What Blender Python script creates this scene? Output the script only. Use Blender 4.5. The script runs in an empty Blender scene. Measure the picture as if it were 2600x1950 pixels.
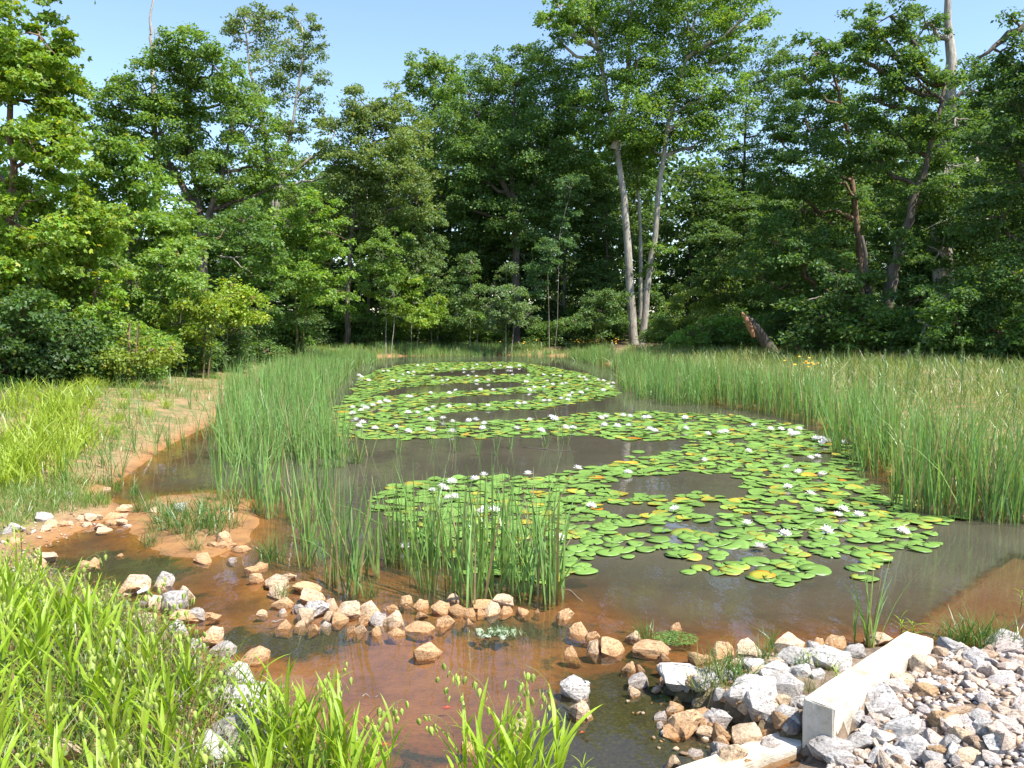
import bpy, bmesh, math
import numpy as np
from mathutils import Vector, Matrix

# ------------------------------------------------------------------ camera, sky, sun, exposure
SC = bpy.context.scene
COL = SC.collection
F, CX, CY, CAMH = 2040.0, 1300.0, 975.0, 2.3
TH = math.atan(173 / 2040.0)
cam_d = bpy.data.cameras.new("camera"); cam = bpy.data.objects.new("camera", cam_d); COL.objects.link(cam)
cam.location = (0, 0, CAMH); cam.rotation_euler = (math.pi / 2 - TH, 0, 0)
cam_d.sensor_fit = 'HORIZONTAL'; cam_d.sensor_width = 36.0; cam_d.lens = 36.0 * F / 2600.0
cam_d.clip_start = 0.05; cam_d.clip_end = 3000
SC.camera = cam

SUN_EL = math.radians(57)
SUN_H = np.array([0.80, -0.60]); SUN_H /= np.linalg.norm(SUN_H)
sun_vec = Vector((SUN_H[0] * math.cos(SUN_EL), SUN_H[1] * math.cos(SUN_EL), math.sin(SUN_EL)))
world = bpy.data.worlds.new("World"); SC.world = world; world.use_nodes = True
wn = world.node_tree; wn.nodes.clear()
sky = wn.nodes.new('ShaderNodeTexSky'); sky.sky_type = 'NISHITA'; sky.sun_disc = False
sky.sun_elevation = SUN_EL; sky.sun_rotation = math.atan2(SUN_H[0], SUN_H[1])
sky.air_density = 1.0; sky.dust_density = 0.4; sky.ozone_density = 2.0
bg = wn.nodes.new('ShaderNodeBackground'); bg.inputs[1].default_value = 0.14
wo = wn.nodes.new('ShaderNodeOutputWorld')
wn.links.new(sky.outputs[0], bg.inputs[0]); wn.links.new(bg.outputs[0], wo.inputs[0])
sun_d = bpy.data.lights.new("sun", 'SUN'); sun_d.energy = 5.0; sun_d.angle = math.radians(0.53); sun_d.color = (1.0, 0.95, 0.86)
sun = bpy.data.objects.new("sun", sun_d); COL.objects.link(sun); sun.rotation_euler = sun_vec.to_track_quat('Z', 'Y').to_euler()
SC.view_settings.view_transform = 'Standard'; SC.view_settings.look = 'None'
SC.view_settings.exposure = 1.05; SC.view_settings.gamma = 1.0; SC.view_settings.use_curve_mapping = False
SC.render.engine = 'CYCLES'
SC.cycles.max_bounces = 9; SC.cycles.diffuse_bounces = 5; SC.cycles.glossy_bounces = 2; SC.cycles.transmission_bounces = 3
SC.cycles.transparent_max_bounces = 6; SC.cycles.caustics_reflective = False; SC.cycles.caustics_refractive = False

RNG = np.random.default_rng(7)

# ------------------------------------------------------------------ geometry of the place
def ray(px, py):
    px = np.asarray(px, float); py = np.asarray(py, float)
    x = (px - CX) / F; y = -(py - CY) / F
    return np.stack([x, np.cos(TH) + y * np.sin(TH), -np.sin(TH) + y * np.cos(TH)], -1)
def P(px, py, z=0.0):
    d = ray(px, py); t = (z - CAMH) / d[..., 2:3]
    return d * t + np.array([0, 0, CAMH])
def W(px, py, Y):
    d = ray(px, py); return d * (Y / d[..., 1:2]) + np.array([0, 0, CAMH])
def project(p):
    p = np.asarray(p, float) - np.array([0, 0, CAMH])
    f = p[..., 1] * math.cos(TH) - p[..., 2] * math.sin(TH)
    u = p[..., 1] * math.sin(TH) + p[..., 2] * math.cos(TH)
    return np.stack([CX + F * p[..., 0] / f, CY - F * u / f], -1)

def in_poly(pts, poly):
    x, y = pts[..., 0], pts[..., 1]; ins = np.zeros(x.shape, bool); n = len(poly)
    for i in range(n):
        x0, y0 = poly[i]; x1, y1 = poly[(i + 1) % n]
        c = ((y0 > y) != (y1 > y)) & (x < (x1 - x0) * (y - y0) / (y1 - y0 + 1e-12) + x0)
        ins ^= c
    return ins
def sdist(x, y, poly):
    pts = np.stack([x, y], -1); best = np.full(x.shape, 1e9); n = len(poly)
    for i in range(n):
        a = np.array(poly[i]); b = np.array(poly[(i + 1) % n]); ab = b - a
        t = np.clip(((pts - a) @ ab) / (ab @ ab + 1e-12), 0, 1)
        q = pts - a - t[..., None] * ab
        best = np.minimum(best, (q ** 2).sum(-1))
    return np.sqrt(best) * np.where(in_poly(pts, poly), 1.0, -1.0)
def vnoise(x, y, s=1.0, seed=0):
    x = x * s + seed * 17.3; y = y * s - seed * 9.1
    i, j = np.floor(x), np.floor(y); u, v = x - i, y - j
    u = u * u * (3 - 2 * u); v = v * v * (3 - 2 * v)
    h = lambda a, b: np.modf(np.abs(np.sin(a * 127.1 + b * 311.7) * 43758.5453))[0]
    return (h(i, j) * (1 - u) + h(i + 1, j) * u) * (1 - v) + (h(i, j + 1) * (1 - u) + h(i + 1, j + 1) * u) * v
def sstep(a, b, x):
    t = np.clip((x - a) / (b - a), 0, 1); return t * t * (3 - 2 * t)

POND_PX = [(880, 1990), (800, 1890), (700, 1800), (560, 1690), (400, 1600), (300, 1530), (200, 1480), (110, 1430), (95, 1390), (160, 1362),
           (250, 1330), (330, 1300), (280, 1270), (235, 1258), (310, 1215), (360, 1180), (420, 1135), (480, 1105), (540, 1075), (600, 1030), (650, 995), (700, 968), (760, 942),
           (830, 922), (920, 910), (1000, 905), (1150, 902), (1330, 902), (1450, 906), (1520, 918), (1600, 945), (1700, 985), (1850, 1030), (2000, 1050),
           (2110, 1085), (2220, 1170), (2300, 1250), (2450, 1295), (2600, 1312), (2800, 1320), (3100, 1400), (3000, 1600), (2600, 1665), (2480, 1672), (2380, 1655), (2300, 1640),
           (2200, 1655), (2050, 1672), (1900, 1668), (1780, 1700), (1690, 1735), (1640, 1790), (1690, 1860), (1750, 1910), (1830, 1965), (1880, 2060), (1700, 2080), (1300, 2070), (1080, 2045)]
POND = [tuple(P(a, b)[:2]) for a, b in POND_PX]
BAR_PX = [(330, 1285), (420, 1262), (520, 1255), (610, 1275), (640, 1330), (600, 1385), (520, 1412), (450, 1408), (390, 1380), (345, 1335)]
BAR = [tuple(P(a, b)[:2]) for a, b in BAR_PX]
U = np.array([0.737, 0.676]); N = np.array([0.676, -0.737])       # weir wall direction (away) and its right-hand normal
WA = np.array([1.53, 4.07])

SHOAL = [((-2.1, 6.7), (-1.75, 6.15)), ((-1.75, 6.15), (-0.9, 5.95)), ((-0.9, 5.95), (0.0, 6.2)), ((0.45, 6.2), (0.75, 5.75)), ((0.75, 5.75), (1.05, 5.25)), ((0.4, 4.75), (0.45, 4.5)), ((0.9, 5.2), (0.85, 4.7)), ((-0.75, 5.4), (-0.6, 5.4))]
def terr(x, y):
    x = np.asarray(x, float); y = np.asarray(y, float)
    d = sdist(x, y, POND)
    dmax = 0.15 + 0.4 * sstep(6.6, 10.0, y)
    sill = np.exp(-(((x + 1.5) / 1.5) ** 2 + ((y - 7.2) / 0.9) ** 2))
    dmax = dmax * (1 - 0.75 * sill)
    rd = np.full(x.shape, 9.0)
    for (ax, ay), (bx_, by_) in SHOAL:
        t = np.clip(((x - ax) * (bx_ - ax) + (y - ay) * (by_ - ay)) / ((bx_ - ax) ** 2 + (by_ - ay) ** 2), 0, 1)
        rd = np.minimum(rd, np.hypot(x - ax - t * (bx_ - ax), y - ay - t * (by_ - ay)))
    dmax = dmax * (1 - 0.8 * np.exp(-(rd / 0.32) ** 2))
    zin = -dmax * (1 - np.exp(-0.17 * np.maximum(d, 0) / dmax)) + 0.03 * (vnoise(x, y, 1.7, 3) - 0.5) * np.clip(d * 2, 0, 1)
    e = np.maximum(-d, 0)
    gen = 0.55 * (1 - np.exp(-e / 2.6))
    near = 0.85 * (1 - np.exp(-e / 1.7))
    grav = 0.10 * (1 - np.exp(-e / 0.15)) + 0.35 * (1 - np.exp(-e / 1.6))
    right = 0.65 * (1 - np.exp(-e / 4.0))
    wn_ = sstep(6.5, 4.0, y); wr = sstep(0.9, 1.5, x) * sstep(7.2, 6.0, y)
    wrr = sstep(2, 8, x) * sstep(8, 10, y)
    zo = gen * (1 - wn_) + near * wn_
    zo = zo * (1 - wr) + grav * wr
    zo = zo * (1 - wrr) + right * wrr
    # gravel fill behind the weir wall
    a = (x - WA[0]) * U[0] + (y - WA[1]) * U[1]; b = (x - WA[0]) * N[0] + (y - WA[1]) * N[1]
    fill = 0.24 * sstep(0.02, 0.25, b) * sstep(-0.55, 1.0, a) * sstep(1.75, 1.25, a)
    zo = np.where((b < 0.2) & (a < 0.02) & (y < 6) & (x > 0.8), np.minimum(zo, -0.03), zo)
    zo = np.where((b < 0.0) & (a < 1.4) & (a > -1.5) & (y < 6), np.minimum(zo, 0.08 - 0.05 * b), zo)
    zo = np.where((b > 0.17) & (y < 6), np.minimum(zo, -0.03 + 0.3 * np.maximum(b - 0.17, 0) + 0.24 * sstep(-0.4, 1.0, a)), zo)
    zo = np.maximum(zo, np.where(b > 0.0, fill + 0.0, -1))
    zo = zo + 0.10 * (vnoise(x, y, 0.45, 1) - 0.5) * np.clip(e * 0.7, 0, 1) + 0.04 * (vnoise(x, y, 2.3, 2) - 0.5) * np.clip(e * 2, 0, 1)
    z = np.where(d > 0, zin, zo)
    db = sdist(x, y, BAR)
    bar = 0.012 + 0.03 * np.clip(db / 0.5, 0, 1) + np.minimum(db, 0) * 0.14 + 0.012 * (vnoise(x, y, 6, 5) - 0.5)
    return np.where(d > -0.2, np.maximum(z, np.where(db > -0.9, bar, -9)), z)
def tz(x, y): return float(terr(np.array([x]), np.array([y]))[0])
def G(px, py, water=True):
    """point of the ground (or the water) seen at a pixel"""
    px = np.atleast_1d(np.asarray(px, float)); py = np.atleast_1d(np.asarray(py, float))
    d = ray(px, py); out = np.zeros((len(px), 3))
    y = np.concatenate([np.linspace(2, 12, 420), np.linspace(12.05, 75, 420)])
    for i in range(len(px)):
        pts = d[i] * (y / d[i, 1])[:, None]; pts[:, 2] += CAMH
        z = terr(pts[:, 0], pts[:, 1])
        if water: z = np.maximum(z, 0)
        k = np.nonzero(pts[:, 2] <= z)[0]
        k = k[0] if len(k) else len(y) - 1
        out[i] = (pts[k, 0], pts[k, 1], z[k])
    return out

# ------------------------------------------------------------------ helpers: meshes, objects
def mesh_np(name, V, faces, mat=None, col=None, smooth=False):
    """faces: list of int arrays (n,k)"""
    me = bpy.data.meshes.new(name)
    V = np.asarray(V, np.float32); me.vertices.add(len(V)); me.vertices.foreach_set('co', V.ravel())
    faces = [np.asarray(f, np.int32) for f in faces if len(f)]
    loops = np.concatenate([f.ravel() for f in faces]); tot = np.concatenate([np.full(len(f), f.shape[1], np.int32) for f in faces])
    me.loops.add(len(loops)); me.loops.foreach_set('vertex_index', loops)
    me.polygons.add(len(tot)); st = np.zeros(len(tot), np.int32); st[1:] = np.cumsum(tot)[:-1]
    me.polygons.foreach_set('loop_start', st)
    if col is not None:
        c = np.ones((len(V), 4), np.float32); c[:, :3] = col
        at = me.color_attributes.new('Col', 'FLOAT_COLOR', 'POINT'); at.data.foreach_set('color', c.ravel())
    me.update(calc_edges=True)
    if smooth: me.polygons.foreach_set('use_smooth', np.ones(len(tot), bool))
    if mat: me.materials.append(mat)
    return me
def attr(me, name, val):
    a = me.attributes.new(name, 'FLOAT', 'POINT'); a.data.foreach_set('value', np.asarray(val, np.float32))
def obj(name, me, parent=None, loc=None, label=None, cat=None, group=None, kind=None, rot=None, scale=None):
    o = bpy.data.objects.new(name, me); COL.objects.link(o)
    if parent: o.parent = parent
    if loc is not None: o.location = loc
    if rot is not None: o.rotation_euler = rot
    if scale is not None: o.scale = scale
    for k, v in (('label', label), ('category', cat), ('group', group), ('kind', kind)):
        if v: o[k] = v
    return o
def merge(parts):
    Vs, Fs, off = [], {}, 0
    Cs = []
    for p in parts:
        V, fl = p[0], p[1]
        Vs.append(V)
        if len(p) > 2: Cs.append(np.broadcast_to(p[2], (len(V), 3)))
        for f in fl:
            f = np.asarray(f); Fs.setdefault(f.shape[1], []).append(f + off)
        off += len(V)
    return np.concatenate(Vs), [np.concatenate(v) for v in Fs.values()], (np.concatenate(Cs) if Cs else None)
def tube(path, radii, sides=6, cap=False):
    path = np.asarray(path, float); n = len(path); radii = np.broadcast_to(np.asarray(radii, float), (n,))
    t = np.gradient(path, axis=0); t /= np.linalg.norm(t, axis=1, keepdims=True) + 1e-9
    ref = np.array([0.31, 0.17, 0.93]) if abs(t[0, 2]) < 0.85 else np.array([1.0, 0.13, 0.0])
    a = np.cross(t, ref); a /= np.linalg.norm(a, axis=1, keepdims=True) + 1e-9; b = np.cross(t, a)
    th = np.linspace(0, 2 * np.pi, sides, endpoint=False)
    V = (path[:, None] + radii[:, None, None] * (np.cos(th)[None, :, None] * a[:, None] + np.sin(th)[None, :, None] * b[:, None])).reshape(-1, 3)
    i = np.arange(n - 1)[:, None] * sides; k = np.arange(sides)[None]; k2 = (k + 1) % sides
    Fq = np.stack([i + k, i + k2, i + sides + k2, i + sides + k], -1).reshape(-1, 4)
    fl = [Fq]
    if cap: fl.append(np.array([list(range((n - 1) * sides, n * sides))]))
    return V, fl
def rough_path(p0, p1, n, amp, rng, sag=0.0):
    t = np.linspace(0, 1, n)[:, None]; p0 = np.asarray(p0, float); p1 = np.asarray(p1, float)
    pts = p0 + (p1 - p0) * t
    pts[:, 2] += sag * (4 * t * (1 - t))[:, 0]
    pts[1:-1] += rng.normal(0, amp, (n - 2, 3))
    return pts
def blades(base, h, w, az, lean, curve, seg=3, tip=0.12, prof=None, face=None):
    """leaf blades as tapered strips. all args arrays of length n"""
    n = len(base); t = np.linspace(0, 1, seg + 1)
    dirv = np.stack([np.cos(az), np.sin(az), np.zeros(n)], -1)
    fa = az + np.pi / 2 if face is None else face
    side = np.stack([np.cos(fa), np.sin(fa), np.zeros(n)], -1)
    lat = lean[:, None] * t + curve[:, None] * t ** 2
    up = t[None] * np.ones((n, 1)) - 0.45 * np.clip(curve, 0, None)[:, None] * t ** 3
    c = base[:, None] + (h[:, None] * lat)[..., None] * dirv[:, None] + (h[:, None] * up)[..., None] * np.array([0, 0, 1.0])
    pw = np.interp(t, [0, .25, .6, 1.0], [.75, 1, .8, tip]) if prof is None else np.interp(t, prof[0], prof[1])
    off = (w[:, None] * 0.5 * pw)[..., None] * side[:, None]
    V = np.stack([c - off, c + off], 2).reshape(-1, 3)
    b0 = np.arange(n)[:, None] * (2 * (seg + 1)) + np.arange(seg)[None] * 2
    Fq = np.stack([b0, b0 + 1, b0 + 3, b0 + 2], -1).reshape(-1, 4)
    tt = np.repeat(np.tile(t, n), 2)
    return V, [Fq], tt
def leaf_cards(c, nrm, up, L, Wd, lobes=1):
    """folded diamond leaves; lobes=3 gives a palmate leaf"""
    nrm = nrm / (np.linalg.norm(nrm, axis=1, keepdims=True) + 1e-9)
    d = up - (up * nrm).sum(1, keepdims=True) * nrm; d /= np.linalg.norm(d, axis=1, keepdims=True) + 1e-9
    s = np.cross(nrm, d); Vs, Fs = [], []; off = 0
    for ang in ([0] if lobes == 1 else [-0.95, 0, 0.95]):
        dd = d * math.cos(ang) + s * math.sin(ang); ss = np.cross(nrm, dd)
        k = 1.0 if ang == 0 else 0.85
        b = c; tip = c + dd * (L * k)[:, None]
        mid = c + dd * (L * k * 0.45)[:, None] + nrm * (0.18 * Wd)[:, None]
        l = mid - ss * (Wd * .5)[:, None]; r = mid + ss * (Wd * .5)[:, None]
        V = np.stack([b, l, tip, r], 1).reshape(-1, 3)
        i = np.arange(len(c)) * 4 + off
        Vs.append(V); Fs.append(np.concatenate([np.stack([i, i + 2, i + 1], -1), np.stack([i, i + 3, i + 2], -1)])); off += len(V)
    return np.concatenate(Vs), [np.concatenate(Fs)]

ORD = ['first', 'second', 'third', 'fourth', 'fifth', 'sixth', 'seventh', 'eighth', 'ninth', 'tenth', 'eleventh', 'twelfth', 'thirteenth', 'fourteenth',
       'fifteenth', 'sixteenth', 'seventeenth', 'eighteenth', 'nineteenth', 'twentieth']
def nth(i):
    if i < 20: return ORD[i]
    n = i + 1; return '%d%s' % (n, {1: 'st', 2: 'nd', 3: 'rd'}.get(n % 10 if n % 100 not in (11, 12, 13) else 0, 'th'))

# ------------------------------------------------------------------ materials
def newmat(name):
    m = bpy.data.materials.new(name); m.use_nodes = True; nt = m.node_tree; nt.nodes.clear()
    out = nt.nodes.new('ShaderNodeOutputMaterial')
    def nd(t, **kw):
        n = nt.nodes.new('ShaderNode' + t)
        for k, v in kw.items():
            if k.startswith('i_'):
                key = k[2:]; key = int(key) if key.isdigit() else key.replace('_', ' ')
                n.inputs[key].default_value = v
            else: setattr(n, k, v)
        return n
    return m, nt, out, nd
def ramp(nd, pts):
    r = nd('ValToRGB'); e = r.color_ramp.elements
    e[0].position, e[0].color = pts[0][0], (*pts[0][1], 1); e[1].position, e[1].color = pts[-1][0], (*pts[-1][1], 1)
    for p, c in pts[1:-1]:
        k = e.new(p); k.color = (*c, 1)
    return r
def leaf_mat(name, trans=0.4, gloss=0.06, rough=0.38, tint=(1.35, 1.25, 0.45), var=0.25, vscale=40.0):
    m, nt, out, nd = newmat(name); L = nt.links.new
    a = nd('Attribute', attribute_name='Col'); geo = nd('NewGeometry')
    noi = nd('TexNoise', i_Scale=vscale, i_Detail=2.0); tc = nd('TexCoord'); L(tc.outputs['Object'], noi.inputs['Vector'])
    mr = nd('MapRange', i_1=0.3, i_2=0.7, i_3=1 - var, i_4=1 + var); L(noi.outputs[0], mr.inputs[0])
    mul = nd('VectorMath', operation='SCALE'); L(a.outputs['Color'], mul.inputs[0]); L(mr.outputs[0], mul.inputs['Scale'])
    tn = nd('VectorMath', operation='MULTIPLY'); L(mul.outputs[0], tn.inputs[0]); tn.inputs[1].default_value = tint
    df = nd('BsdfDiffuse'); L(mul.outputs[0], df.inputs[0]); tr = nd('BsdfTranslucent'); L(tn.outputs[0], tr.inputs[0])
    mx = nd('MixShader', i_Fac=trans); L(df.outputs[0], mx.inputs[1]); L(tr.outputs[0], mx.inputs[2])
    gl = nd('BsdfGlossy', i_Roughness=rough); gl.inputs[0].default_value = (.9, .95, 1, 1)
    m2 = nd('MixShader', i_Fac=gloss); L(mx.outputs[0], m2.inputs[1]); L(gl.outputs[0], m2.inputs[2])
    L(m2.outputs[0], out.inputs[0]); return m
M_LEAF = leaf_mat('tree_leaf', 0.52, 0.02, 0.5)
M_BLADE = leaf_mat('reed_blade', 0.35, 0.05, 0.4, (1.25, 1.2, 0.5), 0.2, 18.0)
M_OAT = leaf_mat('broad_grass_leaf', 0.5, 0.02, 0.45, (1.2, 1.15, 0.4), 0.12, 25.0)
M_PAD = leaf_mat('lily_pad_skin', 0.12, 0.045, 0.4, (1.2, 1.1, 0.5), 0.14, 30.0)
M_PETAL = leaf_mat('lily_petal', 0.3, 0.03, 0.4, (1, 1, 1), 0.03, 30.0)

def mat_bark(name, c1, c2, sc=1.0):
    m, nt, out, nd = newmat(name); L = nt.links.new
    tc = nd('TexCoord'); mp = nd('Mapping'); mp.inputs['Scale'].default_value = (5 * sc, 5 * sc, 0.8 * sc); L(tc.outputs['Object'], mp.inputs[0])
    n1 = nd('TexNoise', i_Scale=3.0, i_Detail=8.0, i_Roughness=0.7); L(mp.outputs[0], n1.inputs['Vector'])
    n2 = nd('TexNoise', i_Scale=0.6, i_Detail=3.0); L(tc.outputs['Object'], n2.inputs['Vector'])
    ad = nd('Math', operation='MULTIPLY_ADD', i_1=0.65, i_2=0.0); L(n1.outputs[0], ad.inputs[0])
    ad2 = nd('Math', operation='MULTIPLY_ADD', i_1=0.35); L(n2.outputs[0], ad2.inputs[0]); L(ad.outputs[0], ad2.inputs[2])
    r = ramp(nd, [(0.4, c1), (0.58, c2)]); L(ad2.outputs[0], r.inputs[0])
    b = nd('BsdfPrincipled', i_Roughness=0.9); L(r.outputs[0], b.inputs['Base Color'])
    bm = nd('Bump', i_Strength=0.7, i_Distance=0.04); L(n1.outputs[0], bm.inputs['Height']); L(bm.outputs[0], b.inputs['Normal'])
    L(b.outputs[0], out.inputs[0]); return m
M_BARK = mat_bark('bark_dark', (0.035, 0.028, 0.02), (0.14, 0.115, 0.09))
M_BARKG = mat_bark('bark_pale_grey', (0.15, 0.13, 0.105), (0.42, 0.38, 0.32))
M_BARKR = mat_bark('bark_brown', (0.07, 0.04, 0.025), (0.22, 0.14, 0.09))
M_WOOD = mat_bark('split_wood', (0.16, 0.07, 0.03), (0.45, 0.24, 0.12), 2.0)
M_DEAD = mat_bark('dead_wood', (0.2, 0.17, 0.14), (0.42, 0.37, 0.32), 2.0)

# ground: clay, straw litter, leaf litter, submerged silt and algae
def mat_ground():
    m, nt, out, nd = newmat('clay_ground'); L = nt.links.new
    tc = nd('TexCoord'); V = tc.outputs['Object']
    def noise(s, d=4.0, r=0.6):
        n = nd('TexNoise', i_Scale=s, i_Detail=d, i_Roughness=r); L(V, n.inputs['Vector']); return n
    def mix(f, a, b):
        x = nd('Mix', data_type='RGBA'); 
        (L(f, x.inputs[0]) if hasattr(f, 'links') else setattr(x.inputs[0], 'default_value', f))
        for s, i in ((a, 6), (b, 7)):
            if hasattr(s, 'links'): L(s, x.inputs[i])
            else: x.inputs[i].default_value = (*s, 1)
        return x.outputs[2]
    def at(n): return nd('Attribute', attribute_name=n).outputs['Fac']
    def math_(op, a, b):
        x = nd('Math', operation=op, use_clamp=True)
        for i, s in enumerate((a, b)):
            if hasattr(s, 'links'): L(s, x.inputs[i])
            else: x.inputs[i].default_value = s
        return x.outputs[0]
    n1 = noise(1.1); n2 = noise(9.0, 6.0); n3 = noise(45.0, 3.0); n4 = noise(2.6, 5.0, 0.7)
    clay = ramp(nd, [(0.3, (0.24, 0.13, 0.055)), (0.5, (0.33, 0.20, 0.095)), (0.7, (0.42, 0.29, 0.155))]); L(n2.outputs[0], clay.inputs[0])
    # straw bits
    mp = nd('Mapping'); mp.inputs['Scale'].default_value = (14, 60, 10); mp.inputs['Rotation'].default_value = (0, 0, 0.5); L(V, mp.inputs[0])
    st = nd('TexNoise', i_Scale=1.0, i_Detail=4.0, i_Roughness=0.7, i_Distortion=1.2); L(mp.outputs[0], st.inputs['Vector'])
    sr = ramp(nd, [(0.48, (0, 0, 0)), (0.6, (1, 1, 1))]); L(st.outputs[0], sr.inputs[0])
    straw = ramp(nd, [(0.3, (0.12, 0.075, 0.04)), (0.7, (0.5, 0.4, 0.24))]); L(n3.outputs[0], straw.inputs[0])
    c = mix(math_('MULTIPLY', sr.outputs[0], 0.5), clay.outputs[0], straw.outputs[0])
    # low green film of weeds
    gr = ramp(nd, [(0.4, (0.05, 0.1, 0.02)), (0.65, (0.14, 0.22, 0.05))]); L(n3.outputs[0], gr.inputs[0])
    c = mix(math_('MULTIPLY', at('green'), ramp_out(nd, L, n4.outputs[0], 0.42, 0.58)), c, gr.outputs[0])
    # forest litter
    lit = ramp(nd, [(0.3, (0.03, 0.02, 0.012)), (0.7, (0.12, 0.08, 0.045))]); L(n3.outputs[0], lit.inputs[0])
    c = mix(at('litter'), c, lit.outputs[0])
    # submerged: orange iron silt and dark green algae
    silt = ramp(nd, [(0.3, (0.14, 0.065, 0.025)), (0.52, (0.32, 0.155, 0.05)), (0.75, (0.42, 0.22, 0.08))]); L(n4.outputs[0], silt.inputs[0])
    alg = ramp(nd, [(0.35, (0.02, 0.025, 0.012)), (0.6, (0.05, 0.055, 0.02)), (0.78, (0.1, 0.12, 0.035))]); L(n3.outputs[0], alg.inputs[0])
    am = nd('Math', operation='ADD'); L(at('algae'), am.inputs[0]); L(n4.outputs[0], am.inputs[1])
    ar = ramp(nd, [(0.86, (0, 0, 0)), (1.02, (1, 1, 1))]); L(am.outputs[0], ar.inputs[0])
    sub = mix(ar.outputs[0], silt.outputs[0], alg.outputs[0])
    c = mix(at('wet'), c, sub)
    pk = ramp(nd, [(0.35, (0.1, 0.065, 0.04)), (0.6, (0.27, 0.2, 0.14))]); L(n2.outputs[0], pk.inputs[0])
    c = mix(at('gravel'), c, pk.outputs[0])
    b = nd('BsdfPrincipled', i_Roughness=0.92); L(c, b.inputs['Base Color'])
    h = nd('Math', operation='MULTIPLY_ADD', i_1=0.6); L(n2.outputs[0], h.inputs[0]); L(st.outputs[0], h.inputs[2])
    bm = nd('Bump', i_Strength=0.7, i_Distance=0.03); L(h.outputs[0], bm.inputs['Height']); L(bm.outputs[0], b.inputs['Normal'])
    L(b.outputs[0], out.inputs[0]); return m
def ramp_out(nd, L, s, a, b):
    r = nd('MapRange', i_1=a, i_2=b); L(s, r.inputs[0]); return r.outputs[0]
M_GROUND = mat_ground()

def mat_water():
    m, nt, out, nd = newmat('muddy_water'); L = nt.links.new
    tc = nd('TexCoord'); V = tc.outputs['Object']
    mk = nd('Attribute', attribute_name='murk')
    n = nd('TexNoise', i_Scale=0.7, i_Detail=4.0); L(V, n.inputs['Vector'])
    mc = ramp(nd, [(0.35, (0.07, 0.063, 0.045)), (0.65, (0.095, 0.083, 0.058))]); L(n.outputs[0], mc.inputs[0])
    df = nd('BsdfDiffuse'); L(mc.outputs[0], df.inputs[0])
    tr = nd('BsdfTransparent'); tr.inputs[0].default_value = (0.93, 0.82, 0.66, 1)
    mx = nd('MixShader'); L(mk.outputs['Fac'], mx.inputs[0]); L(tr.outputs[0], mx.inputs[1]); L(df.outputs[0], mx.inputs[2])
    mp = nd('Mapping'); mp.inputs['Scale'].default_value = (1.0, 0.55, 1.0); L(V, mp.inputs[0])
    w1 = nd('TexNoise', i_Scale=7.0, i_Detail=3.0, i_Roughness=0.5); L(mp.outputs[0], w1.inputs['Vector'])
    w2 = nd('TexNoise', i_Scale=1.2, i_Detail=2.0); L(V, w2.inputs['Vector'])
    wm = nd('Math', operation='MULTIPLY'); L(w1.outputs[0], wm.inputs[0]); L(w2.outputs[0], wm.inputs[1])
    bm = nd('Bump', i_Strength=0.13, i_Distance=0.03); L(wm.outputs[0], bm.inputs['Height'])
    gl = nd('BsdfGlossy', i_Roughness=0.015); gl.inputs[0].default_value = (0.95, 0.97, 1, 1); L(bm.outputs[0], gl.inputs['Normal'])
    fr = nd('Fresnel', i_IOR=1.48); L(bm.outputs[0], fr.inputs['Normal'])
    m2 = nd('MixShader'); L(fr.outputs[0], m2.inputs[0]); L(mx.outputs[0], m2.inputs[1]); L(gl.outputs[0], m2.inputs[2])
    L(m2.outputs[0], out.inputs[0]); return m
M_WATER = mat_water()

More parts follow.
